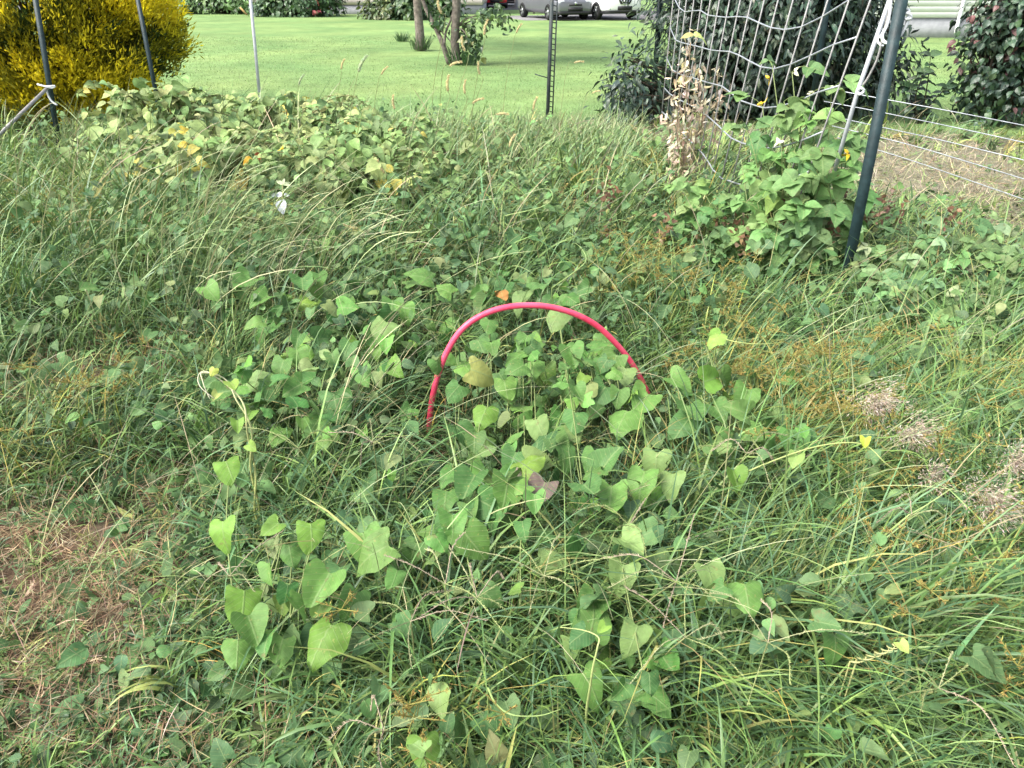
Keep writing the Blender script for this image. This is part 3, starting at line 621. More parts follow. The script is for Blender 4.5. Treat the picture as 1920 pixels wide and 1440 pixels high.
for q in np.arange(.06, .98, .034):
    c_ = q0 + (q1 - q0) * q; tube(mb, [c_ - [.05, .012, -.012], c_], .0055, sides=5)
mb.build('stud', M_RUSTPOST, root)
mb = MB(); c_ = PY(1027, 146, b[1]) - b; tube(mb, [c_, PY(1003, 139, b[1] - .02) - b], .006, sides=5); mb.build('wire_stub', M_RUSTPOST, root)
b = P(1224, 214); tpost('steel_post', 'blue grey post at the far end of the trellis net', b, PY(1241, -60, b[1]), .062, M_POST, False, face=.2)
b = np.array([*PY(1525, 190, 9.0)[:2], 0]); tpost('steel_post', 'faint dark post almost hidden among the evergreen shrub leaves', b, PY(1562, -60, 8.2), .06, M_POST, False, face=.2)
b = np.array([*PY(477, 145, 10.2)[:2], 0]); root = empty('white_rod', b); mb = MB(); tube(mb, [np.zeros(3) - [0, 0, .3], PY(464, -60, 10.2) - b], .020, sides=8); mb.build('shaft', M_WHITEROD, root)
mb = MB(); tube(mb, [PY(463, 28, 10.2) - b, PY(450, 14, 10.2) - b], .012, (.6, .42, .18), 5); mb.build('rusty_hook', M_DRY, root)
tag(root, 'thin white fibreglass rod standing in the weeds before the lawn', 'rod')

# net panel: leaning upright strips tied by kinked cross strands
ut = np.array([1262, 1275, 1287, 1301, 1316, 1332, 1349, 1368, 1388, 1409, 1433, 1459, 1487, 1518, 1552, 1592, 1632], float)
slope = np.interp(ut, [1262, 1400, 1632], [.10, .22, .36]); gap = np.gradient(ut)
yn = 3.95 * np.sqrt(40 / np.maximum(gap, 8)); yn = np.interp(np.arange(len(ut)), [0, 8, 16], [7.6, 5.6, 4.1])
vb = np.interp(ut, [1262, 1350, 1632], [235, 330, 420])
def net_u(i, v): return ut[i] - slope[i] * v
def net_pt(i, v): return PY(net_u(i, v), v, yn[i] + .0 * v)
mb = MB()
for i in range(len(ut)): tube(mb, [net_pt(i, -70), net_pt(i, vb[i] * .5), net_pt(i, vb[i])], .0048, (1, 1, 1), 6)
ROWS = [[(1262, -8), (1270, 12), (1285, 23), (1311, 18), (1324, 28), (1358, 33), (1396, 30), (1438, 50), (1464, 57), (1500, 52), (1545, 30), (1575, 12), (1592, 0), (1620, -14)],
        [(1256, 50), (1264, 74), (1278, 80), (1312, 88), (1336, 95), (1374, 97), (1415, 120), (1440, 132), (1480, 122), (1530, 100), (1575, 78), (1596, 67), (1640, 78)],
        [(1249, 104), (1256, 128), (1275, 140), (1303, 147), (1320, 153), (1355, 162), (1390, 190), (1440, 205), (1490, 192), (1530, 175), (1567, 158), (1610, 173)],
        [(1240, 156), (1250, 172), (1270, 185), (1300, 200), (1330, 220), (1372, 260), (1400, 272), (1450, 280), (1500, 265), (1545, 246), (1585, 262)],
        [(1236, 205), (1255, 222), (1285, 255), (1320, 290), (1345, 332), (1400, 350), (1460, 345), (1520, 320), (1565, 335)]]
cm_ = MB()
for row in ROWS:
    ru = np.array([p[0] for p in row]); rv = np.array([p[1] for p in row]); pts = []
    for i in range(len(ut)):
        v = 100.
        for _ in range(12): v = np.interp(net_u(i, v), ru, rv)
        if v < vb[i] + 5: pts.append(net_pt(i, v))
    tube(cm_, np.array(pts), .0050, (1, 1, 1), 6)
o0 = np.array([*net_pt(8, 300)[:2], 0]); root = empty('trellis_net', o0)
reloc(o0, mb).build('upright_strand', M_NET, root); reloc(o0, cm_).build('cross_strand', M_GALV, root)
pl = MB(); e0 = PY(1674, -70, 4.0); tube(pl, [PY(1682, -40, 4.02), PY(1608, 172, 4.05), PY(1562, 330, 4.08)], .0115, sides=8)
reloc(o0, pl).build('edge_pole', M_WHITEROD, root)
tag(root, 'kinked trellis net of pale strands leaning between two posts before the evergreen shrub', 'trellis')
def cord(name, label, pts, rad, m=M_CORD):
    mb = MB(); pts = np.array(pts); o_ = pts[0].copy(); tube(mb, spline(pts - o_, 26), rad, sides=6); o = mb.build(name, m); o.location = o_; return tag(o, label, 'cord', 'cords tied to the posts')
cord('tie_cord', 'clear looped cord hanging from the thick post to the net edge', [PY(1672, -20, 3.86), PY(1666, 40, 3.86), PY(1654, 66, 3.84), PY(1660, 80, 3.78), PY(1680, 76, 3.74), PY(1697, 52, 3.73), PY(1702, 36, 3.73), PY(1704, 20, 3.74), PY(1699, 19, 3.76)], .0075)
cord('tie_cord', 'thin slack cord running down beside the net edge pole', [PY(1671, 0, 3.99), PY(1655, 70, 3.98), PY(1645, 110, 3.98), PY(1628, 145, 3.99), PY(1618, 160, 4.0)], .0055, M_NET)
cord('tie_cord', 'small knot of clear cord on the thick post edge', [PY(1694, 30, 3.735), PY(1701, 24, 3.72), PY(1709, 33, 3.73), PY(1700, 36, 3.72), PY(1694, 31, 3.73)], .006)
cord('tie_cord', 'ring of clear cord on the edge pole at the second cross strand', [PY(1653, 66, 4.0), PY(1645, 74, 3.99), PY(1650, 84, 3.98), PY(1656, 86, 3.98)], .006)
cord('tie_cord', 'small loop of cord where the lowest bright strand meets the edge pole', [PY(1606, 170, 4.02), PY(1614, 165, 4.01), PY(1620, 170, 4.01), PY(1612, 177, 4.01), PY(1606, 172, 4.02)], .007)
yl = P(112, 278)[1]
cord('tie_cord', 'white cord knotted round the far left post with a hanging tail', [PY(70, 158, yl - .06), PY(86, 162, yl - .06), PY(103, 161, yl - .05), PY(98, 165, yl - .05), PY(88, 164, yl - .06), PY(90, 178, yl - .06), PY(97, 190, yl - .06), PY(107, 197, yl - .07)], .009)
mb = MB(); tube(mb, [PY(90, 164, yl - .03) * 0, PY(-40, 290, yl - .9) - PY(92, 162, yl - .03)], .017, sides=8); o = mb.build('brace_pole', M_NET); o.location = PY(92, 162, yl - .03)
tag(o, 'grey brace pole sloping down left from the corded post', 'pole')
WIR = [('topmost thin wire stretched right from behind the thick post', [(1545, 165, 5.4), (1680, 190, 5.1), (1780, 208, 4.9), (1960, 243, 4.6)]),
       ('second thin wire strand below the topmost one on the right', [(1545, 190, 5.4), (1640, 208, 5.2), (1800, 241, 4.9), (1960, 276, 4.6)]),
       ('third thin wire strand, midway down the fence on the right', [(1550, 216, 5.4), (1660, 240, 5.2), (1770, 264, 5.0), (1960, 310, 4.6)]),
       ('fourth thin wire strand crossing the dry straw on the right', [(1560, 236, 5.4), (1700, 270, 5.1), (1800, 299, 4.9), (1960, 348, 4.6)]),
       ('lowest thin wire strand just above the dry straw on the right', [(1570, 258, 5.4), (1700, 298, 5.1), (1800, 332, 4.9), (1960, 388, 4.6)])]
for lab, q in WIR:
    mb = MB(); pts = np.array([PY(*p) for p in q]); o_ = pts[0].copy(); tube(mb, spline(pts - o_, 14), .0032, sides=5); o = mb.build('fence_wire', M_GALV); o.location = o_
    tag(o, lab, 'wire', 'wire strands of the right fence')

# ------------------------------------------------------------------ the red pipe hoop
hp = [(803, 850), (804, 822), (806, 780), (812, 740), (822, 700), (838, 660), (858, 627), (882, 604), (915, 586), (950, 576), (985, 572.5), (1020, 574), (1055, 581), (1090, 594), (1122, 613), (1152, 641), (1176, 669), (1196, 700), (1211, 730), (1222, 760), (1229, 790), (1232, 815)]
pts = np.array([PY(u, v, 2.36 + (u - 803) / 425 * .20) for u, v in hp]); o_ = np.array([pts[0][0], pts[0][1], 0])
ext = np.vstack([[pts[0][0], pts[0][1], -.1], pts, [pts[-1][0], pts[-1][1], -.1]])
mb = MB(); tube(mb, spline(ext, 110) - o_, .0108, sides=14); o = mb.build('pipe_hoop', M_PIPE); o.location = o_
tag(o, 'pinkish red plastic pipe bent into a hoop over heart-shaped leaves', 'hoop')

# ------------------------------------------------------------------ the weedy bed: grass, straw, ground cover
def roots(N, y0=.5, y1=9.7, p=1.0, xm=.5):
    y = np.exp(np.log(y0) + (np.log(y1) - np.log(y0)) * rng.random(N)) if p == 1 else y0 + (y1 - y0) * rng.random(N) ** p
    x = (rng.random(N) * 2 - 1) * (y * .80 + xm)
    u, v = proj(np.stack([x, y, np.full(N, .1)], 1)); return x, y, u, v
def pick(x, y, u, v, w):
    k = rng.random(len(x)) < w; return x[k], y[k], u[k], v[k], k
def sweep_az(N, u, spread=.9):
    """blades lean mostly away to the right and towards the viewer, as if pushed over"""
    a0 = np.where(u < 700, -.35, np.where(u > 1250, -.5, -.9)); az = a0 + rng.normal(0, spread, N)
    r_ = rng.random(N) < .35; az[r_] = rng.uniform(0, 6.28, r_.sum()); return az
def rootz(x, y): return np.stack([x, y, ground_z(x, y)], 1)

def grass_layer(name, label, N, hmul, w, cols, wts, lean, curl, dens, segs=5, fold=0., spread=.9, hmin=.06, y1=9.7, tip=1.05, mt=None, tuft=9):
    """grass in tufts: the blades of a tuft share a root, a direction and a tone, and fan out from there"""
    x, y, u, v = roots(N // tuft, y1=y1)
    x, y, u, v, _ = pick(x, y, u, v, dens(x, y, u, v)); k = len(x); rep = lambda q: np.repeat(q, tuft, 0)
    ht = np.maximum(height_at(u, v), hmin) * hmul * np.exp(np.clip(rng.normal(0, .18, k), -.4, .3)) * np.clip((y - .2) / 1.0, .3, 1); az = sweep_az(k, u, spread); ln = np.abs(rng.normal(*lean, k))
    rad = .012 + .05 * ht
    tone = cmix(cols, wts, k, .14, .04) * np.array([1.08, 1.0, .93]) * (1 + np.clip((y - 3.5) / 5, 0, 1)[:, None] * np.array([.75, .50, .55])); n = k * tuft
    wide = rep(rng.uniform(*w, k) * np.clip(y / 3.6, .85, 2.2))
    x2 = rep(x) + rng.normal(0, 1, n) * rep(rad); y2 = rep(y) + rng.normal(0, 1, n) * rep(rad)
    mb = MB()
    blades(mb, rootz(x2, y2), rep(ht) * np.exp(np.clip(rng.normal(0, .25, n), -.7, .38)), wide * np.exp(rng.normal(0, .15, n)), rep(az) + rng.normal(0, .75, n), np.clip(rep(ln) + rng.normal(0, .25, n), 0, 1.3), rng.uniform(*curl, n),
           rep(tone) * np.exp(rng.normal(0, .14, (n, 1))), segs=segs, fold=fold, tip=tip)
    return tag(mb.build(name, mt or M_GRASS), label, 'grass', kind='stuff')
nolawn = lambda x, y: 1 - lawn_mask(x, y)
def d_main(x, y, u, v): return nolawn(x, y) * np.clip(1 - .74 * np.clip(blob(u, v, STRAW_Z), 0, 1) - .62 * np.clip(blob(u, v, DRY_Z), 0, 1) - .3 * np.clip(blob(u, v, VINE_Z), 0, 1), .06, 1) * (1 - .65 * np.clip(blob(u, v, BRAM_Z), 0, 1)) * (1 - .85 * np.clip(blob(u, v, [(806, 850, 45, 75, 1.), (1222, 800, 35, 50, .9), (1585, 585, 45, 60, .8)]), 0, 1))
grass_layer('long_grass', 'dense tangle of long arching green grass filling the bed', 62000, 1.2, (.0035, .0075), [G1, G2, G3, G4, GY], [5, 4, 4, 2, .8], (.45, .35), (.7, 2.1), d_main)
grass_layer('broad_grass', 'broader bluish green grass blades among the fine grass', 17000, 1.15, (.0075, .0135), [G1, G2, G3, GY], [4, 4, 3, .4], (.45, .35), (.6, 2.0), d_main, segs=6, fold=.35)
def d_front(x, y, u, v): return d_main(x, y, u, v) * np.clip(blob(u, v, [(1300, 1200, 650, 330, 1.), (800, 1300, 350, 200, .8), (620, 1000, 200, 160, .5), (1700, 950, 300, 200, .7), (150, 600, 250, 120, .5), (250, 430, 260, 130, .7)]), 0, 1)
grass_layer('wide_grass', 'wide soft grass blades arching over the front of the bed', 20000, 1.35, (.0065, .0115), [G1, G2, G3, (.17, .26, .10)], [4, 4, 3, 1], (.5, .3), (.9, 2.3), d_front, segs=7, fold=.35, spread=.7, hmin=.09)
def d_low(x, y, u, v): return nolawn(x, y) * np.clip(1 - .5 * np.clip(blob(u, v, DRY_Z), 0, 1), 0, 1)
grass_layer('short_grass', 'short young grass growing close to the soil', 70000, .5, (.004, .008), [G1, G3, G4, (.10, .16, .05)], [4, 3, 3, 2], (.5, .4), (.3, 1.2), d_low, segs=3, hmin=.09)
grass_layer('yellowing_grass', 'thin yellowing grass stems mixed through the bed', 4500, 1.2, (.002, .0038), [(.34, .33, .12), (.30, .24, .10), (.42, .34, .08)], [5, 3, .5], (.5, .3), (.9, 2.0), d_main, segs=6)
# flattened dead grass
def straw(name, label, N, Z, cols, wts, ln, y0=.6):
    x, y, u, v = roots(N, y0=y0, y1=9.6); x, y, u, v, _ = pick(x, y, u, v, np.clip(blob(u, v, Z), 0, 1) * nolawn(x, y)); n = len(x); mb = MB()
    root = rootz(x, y) + np.stack([0 * x, 0 * x, rng.uniform(.004, .12, n) * (.65 + .35 * np.sin(x * 23) * np.sin(y * 19))], 1)
    blades(mb, root, rng.uniform(*ln, n), rng.uniform(.0014, .0034, n) * np.clip(y / 3, .8, 2.2), rng.uniform(0, 6.28, n), rng.normal(1.3, .35, n), rng.uniform(-1.3, 1.5, n), cmix(cols, wts, n, .3), segs=4, prof=(.5, 1, .9, .7, .1), twist=1.6)
    return tag(mb.build(name, M_DRY), label, 'dry grass', kind='stuff')
straw('dead_grass', 'matted tan and brown dead grass at the left', 90000, STRAW_Z, [(.36, .28, .175), (.25, .18, .115), (.21, .13, .085), (.44, .38, .27)], [4, 4, 4, 1.2], (.025, .10))
grass_layer('withered_tufts', 'short withered brown grass tufts matted at the left', 42000, 1.0, (.0022, .0045), [(.30, .225, .14), (.22, .16, .10), (.17, .11, .07), (.40, .335, .225)], [4, 4, 3, 2], (.8, .35), (.6, 2.6), lambda x, y, u, v: np.clip(blob(u, v, STRAW_Z) * 1.2, 0, 1), hmin=.085, spread=2., mt=M_DRY)
straw('straw_strip', 'pale straw on the dry strip along the wire fence', 60000, DRY_Z, [(.38, .32, .21), (.46, .41, .30), (.30, .25, .17), (.24, .29, .12)], [3, 2, 3, 2], (.06, .2), 3.5)
straw('fallen_stems', 'scattered fallen dry stems lying through the green bed', 26000, [(960, 800, 1400, 900, .5)], [STRAW, STRAW2, (.2, .17, .09)], [3, 3, 2], (.05, .22))

# long seed stalks that arch over the bed
def d_stalk(x, y, u, v): return nolawn(x, y) * np.clip(.5 + blob(u, v, TALL_Z) * 2 - .4 * blob(u, v, DRY_Z), .05, 1) * (y > .9)
x, y, u, v = roots(3000, y0=1.3); x, y, u, v, _ = pick(x, y, u, v, d_stalk(x, y, u, v)); n = len(x); mb = MB()
blades(mb, rootz(x, y), np.clip(height_at(u, v), .2, 1) * rng.uniform(1.6, 2.6, n), rng.uniform(.0016, .0028, n) * np.clip(y / 2.6, .9, 2.4), sweep_az(n, u, .6), np.abs(rng.normal(.35, .2, n)), rng.uniform(.5, 1.3, n),
       cmix([(.30, .33, .17), (.38, .34, .20), (.24, .20, .13), (.20, .26, .10)], [4, 3, 2, 3], n), segs=9, prof=(1, .9, .8, .75, .9, 1.3, 1.1, .3), twist=1.5)
tag(mb.build('seed_stalks', M_GRASS), 'thin pale seed stalks arching over the whole bed', 'grass stalks', kind='stuff')

# a drift of longer flowering grass drooping across the left of the bed
n = 420; u = rng.normal(430, 150, n); v = rng.normal(520, 85, n); q = np.array([P(a_, b_, .05) for a_, b_ in zip(u, v)]); mb = MB()
blades(mb, q * [1, 1, 0], rng.uniform(.6, 1.0, n), rng.uniform(.003, .0055, n), rng.normal(-.45, .35, n), np.abs(rng.normal(.35, .18, n)), rng.uniform(.7, 1.35, n), cmix([(.30, .36, .17), (.36, .36, .20), (.22, .30, .12)], [4, 3, 3], n), segs=9, prof=(1, .9, .8, .75, .8, 1.2, 1.1, .3), twist=1.2)
tag(mb.build('drooping_grass', M_GRASS), 'long pale drooping grass stalks across the left of the bed', 'grass stalks', kind='stuff')

# feathery tall grass between and behind the brambles
n = 7000; u = rng.uniform(120, 1180, n); v = rng.normal(255, 45, n) + (u - 500) * .02; q = np.array([P(a_, b_, .0) for a_, b_ in zip(u, np.maximum(v, 165))]); q = q[q[:, 1] < 9.5]; n = len(q); mb = MB()
blades(mb, q, rng.uniform(.30, .75, n) * np.clip((10.4 - q[:, 1]) / 4, .4, 1), rng.uniform(.004, .009, n), rng.normal(-.3, 1.1, n), np.abs(rng.normal(.2, .18, n)), rng.uniform(.3, 1.3, n), cmix([(.22, .31, .13), (.28, .34, .17), (.17, .27, .10), (.34, .33, .19)], [4, 3, 3, 1], n), segs=6, twist=1.)
tag(mb.build('feathery_grass', M_GRASS), 'pale feathery tall grass at the back of the bed before the lawn', 'grass', kind='stuff')

# small broadleaf weeds
def weedmass(name, label, N, tmpl, size, cols, wts, dens, zr, y0=.7, y1=9.4, tall=.9, up=1.1, cl=5, cs=.06):
    x, y, u, v = roots(N // cl, y0=y0, y1=y1); x, y, u, v, _ = pick(x, y, u, v, dens(x, y, u, v))
    zc = ground_z(x, y) + height_at(u, v) * tall * (zr[0] + (zr[1] - zr[0]) * rng.random(len(x)) ** .7)
    pos = np.repeat(np.stack([x, y, zc], 1), cl, 0); n = len(pos); pos = pos + rng.normal(0, cs, (n, 3)) * [1, 1, .6]; pos[:, 2] = np.maximum(pos[:, 2], .02); pos = pos[hoop_clear(pos) & (np.linalg.norm(pos - EYE, axis=1) > 1.5)]; n = len(pos)
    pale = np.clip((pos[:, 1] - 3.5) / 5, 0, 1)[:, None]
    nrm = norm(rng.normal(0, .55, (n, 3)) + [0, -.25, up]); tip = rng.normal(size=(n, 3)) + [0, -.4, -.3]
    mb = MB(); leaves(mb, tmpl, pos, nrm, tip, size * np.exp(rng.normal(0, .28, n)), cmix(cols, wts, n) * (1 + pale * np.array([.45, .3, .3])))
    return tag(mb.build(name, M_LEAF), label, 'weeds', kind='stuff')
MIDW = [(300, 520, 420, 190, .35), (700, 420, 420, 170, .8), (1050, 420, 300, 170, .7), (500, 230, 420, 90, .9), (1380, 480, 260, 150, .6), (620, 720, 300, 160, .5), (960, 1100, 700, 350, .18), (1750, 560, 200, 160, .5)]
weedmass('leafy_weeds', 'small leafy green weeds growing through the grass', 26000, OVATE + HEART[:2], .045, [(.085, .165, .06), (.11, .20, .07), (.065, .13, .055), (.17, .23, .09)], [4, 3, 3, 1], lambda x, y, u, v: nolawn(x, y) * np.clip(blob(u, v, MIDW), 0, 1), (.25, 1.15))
weedmass('low_ground_cover', 'low small leaved ground cover hiding the soil', 16000, SMALL, .035, [(.06, .12, .045), (.08, .15, .05), (.045, .09, .04)], [3, 2, 2], lambda x, y, u, v: nolawn(x, y) * np.clip(.9 - blob(u, v, DRY_Z) - 1.0 * blob(u, v, STRAW_Z), .03, 1), (.05, .5))

# ------------------------------------------------------------------ heart-leaved vines: each patch is a plant
HL = [(.086, .185, .044), (.110, .220, .050), (.068, .158, .043), (.165, .255, .08), (.130, .245, .040)]
SPECIAL = []
def hand_leaf(mb, u, v, wpx, col, z, tmpl=HEART, face=.45, tilt=None):
    c = P(u, v, z); d_ = (c - EYE) @ FW; size = wpx / FPX * d_ / 1.12
    to = norm((EYE - c)[None])[0]; nrm = norm((to * face + np.array([0, 0, .75]) + rng.normal(0, .22, 3))[None])
    tip = np.array([[rng.normal(0, .55), -.8, -.55]]) if tilt is None else np.array([tilt])
    y_ = tip - (tip * nrm).sum() * nrm; y_ = norm(y_); leaves(mb, tmpl, (c - y_[0] * size * .45)[None], nrm, tip, np.array([size]), np.array(col)[None] if np.ndim(col) == 1 else col); return c - y_[0] * size * .45
def vine(label, centres, hand, N, extra=(), cat='vine', size=.060, z0=.16, z1=.36, cols=HL, group='heart-leaved vine patches'):
    """centres: (u, v, su, sv) patches in which the leaves grow; hand: leaves set one by one"""
    c0 = P(centres[0][0], centres[0][1], 0); root = empty('morning_glory', c0); mb = MB(); sb = MB(); pos = []
    for (u, v, su, sv) in centres:
        n = int(N / len(centres)); cu = rng.normal(u, su * .55, n); cv = rng.normal(v, sv * .55, n)
        for a_, b_ in zip(cu, cv): pos.append(P(a_, b_, rng.uniform(z0, z1)))
    pos = np.array(pos).reshape(-1, 3); pos = pos[hoop_clear(pos)]; n = len(pos)
    nrm = norm(rng.normal(0, .42, (n, 3)) + [0, -.3, 1.]); tip = rng.normal(0, .8, (n, 3)) + [0, -.8, -.5]
    leaves(mb, HEART, pos, nrm, tip, size * np.exp(np.clip(rng.normal(0, .36, n), -.8, .5)), cmix(cols, [5, 4, 4, 1.5, 1.2][:len(cols)], n, .14))
    for (u, v, w_, ci, z) in hand:
        q = hand_leaf(mb, u, v, w_, np.array(HL[ci]) * math.exp(rng.normal(0, .1)), z); pos = np.vstack([pos, q]) if n else q[None]
    for q in pos:
        g = q * [1, 1, 0] + np.array([rng.normal(0, .10), rng.normal(.06, .07), .01]); tube(sb, spline([g, (g + q) / 2 + rng.normal(0, .03, 3), q], 6), .0013, (.10, .165, .05), 4, cap=False)
    order = np.argsort(pos[:, 0])
    for q in range(0, max(1, len(order) - 4), 4): # runners
        pp = pos[order[q:q + 4]] - [0, 0, .05]; tube(sb, spline(pp, 14), .0019, (.20, .25, .09), 4, cap=False)
    for nm, lab, u, v, w_, col, z, tm, tl in extra:
        e_ = MB(); hand_leaf(e_, u, v, w_, col, z, tm, tilt=tl); o = reloc(c0, e_).build(nm, M_LEAF, root); o['label'] = lab
    reloc(c0, mb).build('foliage', M_LEAF, root); reloc(c0, sb).build('stem', M_STEM, root)
    return tag(root, label, cat, group)
vine('heart-leaved vine growing up inside the red hoop', [(1010, 760, 190, 120), (930, 670, 90, 70), (1100, 700, 90, 60)],
     [(1000, 690, 46, 1, .3), (870, 812, 62, 2, .22), (1012, 802, 52, 3, .3), (1122, 742, 62, 2, .28), (1165, 788, 74, 1, .27), (1200, 757, 66, 1, .26), (1040, 600, 52, 3, .30), (915, 610, 40, 0, .3), (1075, 670, 52, 0, .3), (850, 735, 50, 2, .25), (960, 740, 50, 0, .28), (905, 780, 55, 4, .27), (1075, 790, 55, 2, .3), (1130, 690, 48, 0, .3), (1170, 705, 44, 3, .31), (985, 640, 44, 0, .3), (1060, 735, 48, 0, .28)], 95,
     extra=[('yellow_leaf', 'tattered leaf turning yellow along its edge', 905, 700, 60, (.26, .28, .08), .34, HEART, (.9, -.3, -.1))])
vine('heart-leaved vine directly in front of the red hoop', [(1080, 900, 190, 60), (940, 910, 120, 50)],
     [(880, 912, 70, 2, .28), (1145, 937, 72, 1, .3), (1200, 905, 72, 1, .3), (1060, 850, 62, 0, .28), (1230, 870, 60, 3, .32), (1110, 865, 60, 0, .3), (960, 865, 54, 2, .28), (835, 935, 60, 0, .25), (1260, 905, 54, 3, .3)], 30,
     extra=[('brown_leaf', 'dull brownish purple leaf with a dark hole', 1012, 925, 64, (.13, .095, .08), .30, HEART, (-.4, -.7, -.5)), ('brown_leaf', 'folded greyish brown leaf', 988, 872, 50, (.20, .18, .12), .30, HEART, (.3, .8, .2))])
vine('heart-leaved vine spreading left of the hoop under the twisted shoot', [(610, 730, 140, 100), (720, 640, 110, 70), (470, 700, 70, 60)],
     [(525, 690, 50, 0, .3), (560, 668, 46, 1, .32), (630, 760, 70, 2, .28), (680, 705, 46, 0, .3), (590, 795, 56, 0, .25), (500, 740, 46, 2, .25), (700, 640, 45, 0, .3), (650, 655, 44, 2, .3), (760, 585, 42, 1, .3)], 80)
vine('patch of large bright heart leaves at the lower left', [(520, 1110, 90, 90)],
     [(585, 1005, 62, 4, .36), (508, 992, 44, 4, .36), (415, 1000, 62, 4, .34), (458, 1130, 78, 4, .28), (475, 1180, 74, 1, .26), (600, 1205, 96, 4, .26), (445, 1225, 66, 1, .16), (525, 1222, 66, 1, .18), (602, 1105, 84, 1, .3), (545, 1040, 52, 0, .3), (430, 880, 56, 4, .32), (660, 1130, 60, 0, .24)], 8)
vine('scattered heart leaves in the grass at the bottom centre', [(900, 1040, 200, 90), (1150, 1220, 130, 90)],
     [(890, 1022, 80, 1, .3), (690, 1030, 82, 1, .3), (1185, 1022, 66, 3, .34), (1190, 1195, 64, 3, .3), (1100, 1145, 72, 0, .26), (1110, 1285, 74, 1, .22), (1235, 1310, 66, 0, .2), (770, 1040, 60, 0, .26), (840, 990, 60, 2, .28), (1165, 1085, 66, 3, .28), (925, 960, 64, 2, .28)], 26)
vine('two clear heart leaves standing over grass right of bottom centre', [(1370, 1100, 30, 20)], [(1335, 1085, 64, 3, .34), (1402, 1120, 72, 1, .33), (1570, 1215, 62, 0, .26), (1380, 900, 48, 4, .32)], 2)
vine('single bright round leaf at the very bottom', [(797, 1412, 10, 8)], [(797, 1412, 70, 4, .24)], 1)
vine('heart-leaved vine among rusty sedge just right of the hoop', [(1320, 740, 110, 70), (1420, 800, 80, 50)],
     [(1275, 717, 52, 1, .34), (1395, 750, 58, 1, .34), (1337, 635, 42, 4, .36), (1295, 777, 60, 0, .3), (1420, 808, 52, 1, .3), (1280, 800, 60, 2, .26), (1350, 775, 50, 0, .3)], 34)
vine('heart-leaved vine in the grass behind the hoop top', [(760, 560, 130, 40), (990, 545, 130, 30), (580, 570, 90, 40)], [(735, 580, 48, 0, .3), (455, 535, 64, 0, .34), (395, 548, 44, 1, .34), (600, 520, 34, 0, .3)], 70, size=.07,
     extra=[('brown_leaf', 'rust and yellow withered leaf', 942, 553, 28, (.36, .17, .05), .36, HEART, (.2, -.6, -.4))])

# ------------------------------------------------------------------ bean plants
BEAN = [(.13, .25, .075), (.165, .29, .09), (.10, .20, .07), (.23, .32, .12)]
def bean(label, base, stems, size, cols=BEAN, pods=0, flowers=0, brown=0, group='bean plants', seedn=7, wts=(4, 4, 3, 1.2)):
    root = empty('bean_plant', base); mb = MB(); sb = MB(); FLW = []; br = MB()
    for tip_ in stems:
        tip_ = np.array(tip_); bb = np.array(base) + [rng.normal(0, .10), rng.normal(0, .08), 0]
        m_ = bb * .5 + tip_ * .5 + rng.normal(0, .05, 3); pts = spline([bb, m_, tip_], seedn); tube(sb, pts, np.linspace(.0045, .0025, seedn), (.17, .22, .08), 5)
        for q in range(1, seedn):
            an = rng.uniform(0, 6.28); out = np.array([math.cos(an), math.sin(an) - .35, .35]); pe = pts[q] + norm(out[None])[0] * rng.uniform(.06, .15)
            tube(sb, spline([pts[q], (pts[q] + pe) / 2 + [0, 0, .02], pe], 4), .0018, (.20, .26, .09), 4, cap=False)
            fwd_ = np.array([out[0], out[1], -.35]); sd = np.array([-out[1], out[0], -.2]); s_ = size * math.exp(min(.3, rng.normal(0, .22))) * (1.0 - .05 * q)
            nn = norm(rng.normal(0, .3, (3, 3)) + [0, -.45, 1.]); cc = np.repeat(cmix(cols, wts, 1, .12), 3, 0) * np.exp(rng.normal(0, .08, (3, 1)))
            leaves(mb, OVATE + HEART[:1], np.repeat(pe[None], 3, 0), nn, np.stack([fwd_, fwd_ * .25 + sd, fwd_ * .25 - sd]), np.array([s_, s_ * .9, s_ * .9]), cc)
    for q in range(flowers):
        t_ = np.array(stems[q % len(stems)]) + rng.normal(0, .02, 3)
        fl = MB(); FLW.append(fl)
        for w_ in range(3): leaves(fl, SMALL, t_[None], norm(rng.normal(size=(1, 3)) + [0, -1, .6]), rng.normal(size=(1, 3)), np.array([.035]), cjit((.72, .72, .48) if q % 4 else (.75, .5, .04), 1, .05, .03))
    for q in range(brown):
        t_ = np.array(base) + np.array([rng.normal(0, .3), rng.normal(0, .12) - .05, rng.uniform(.12, .5)]); n = 26
        leaves(br, SMALL, t_ + rng.normal(0, 1, (n, 3)) * [.02, .02, .05], rng.normal(size=(n, 3)), rng.normal(size=(n, 3)) + [0, 0, -.8], np.full(n, .035), cmix([(.21, .125, .075), (.16, .10, .065), (.30, .22, .13)], [3, 2, 1], n))
    reloc(base, mb).build('foliage', M_LEAF, root); reloc(base, sb).build('stem', M_STEM, root)
    for fl in FLW: reloc(base, fl).build('flower', M_STEM, root)
    if br.v: reloc(base, br).build('withered_leaves', M_DRY, root)
    return tag(root, label, 'plant', group)
b = P(1500, 505); b[2] = 0
T = [(1450, 140, 4.5), (1485, 135, 4.5), (1520, 175, 4.4), (1560, 165, 4.3), (1430, 200, 4.6), (1400, 245, 4.6), (1500, 215, 4.4), (1540, 235, 4.3), (1590, 290, 4.1), (1580, 255, 4.2), (1465, 260, 4.3), (1440, 320, 4.2), (1500, 310, 4.1), (1390, 300, 4.4), (1550, 330, 4.0), (1470, 190, 4.5), (1530, 290, 4.1), (1420, 380, 4.1), (1480, 370, 4.0)]
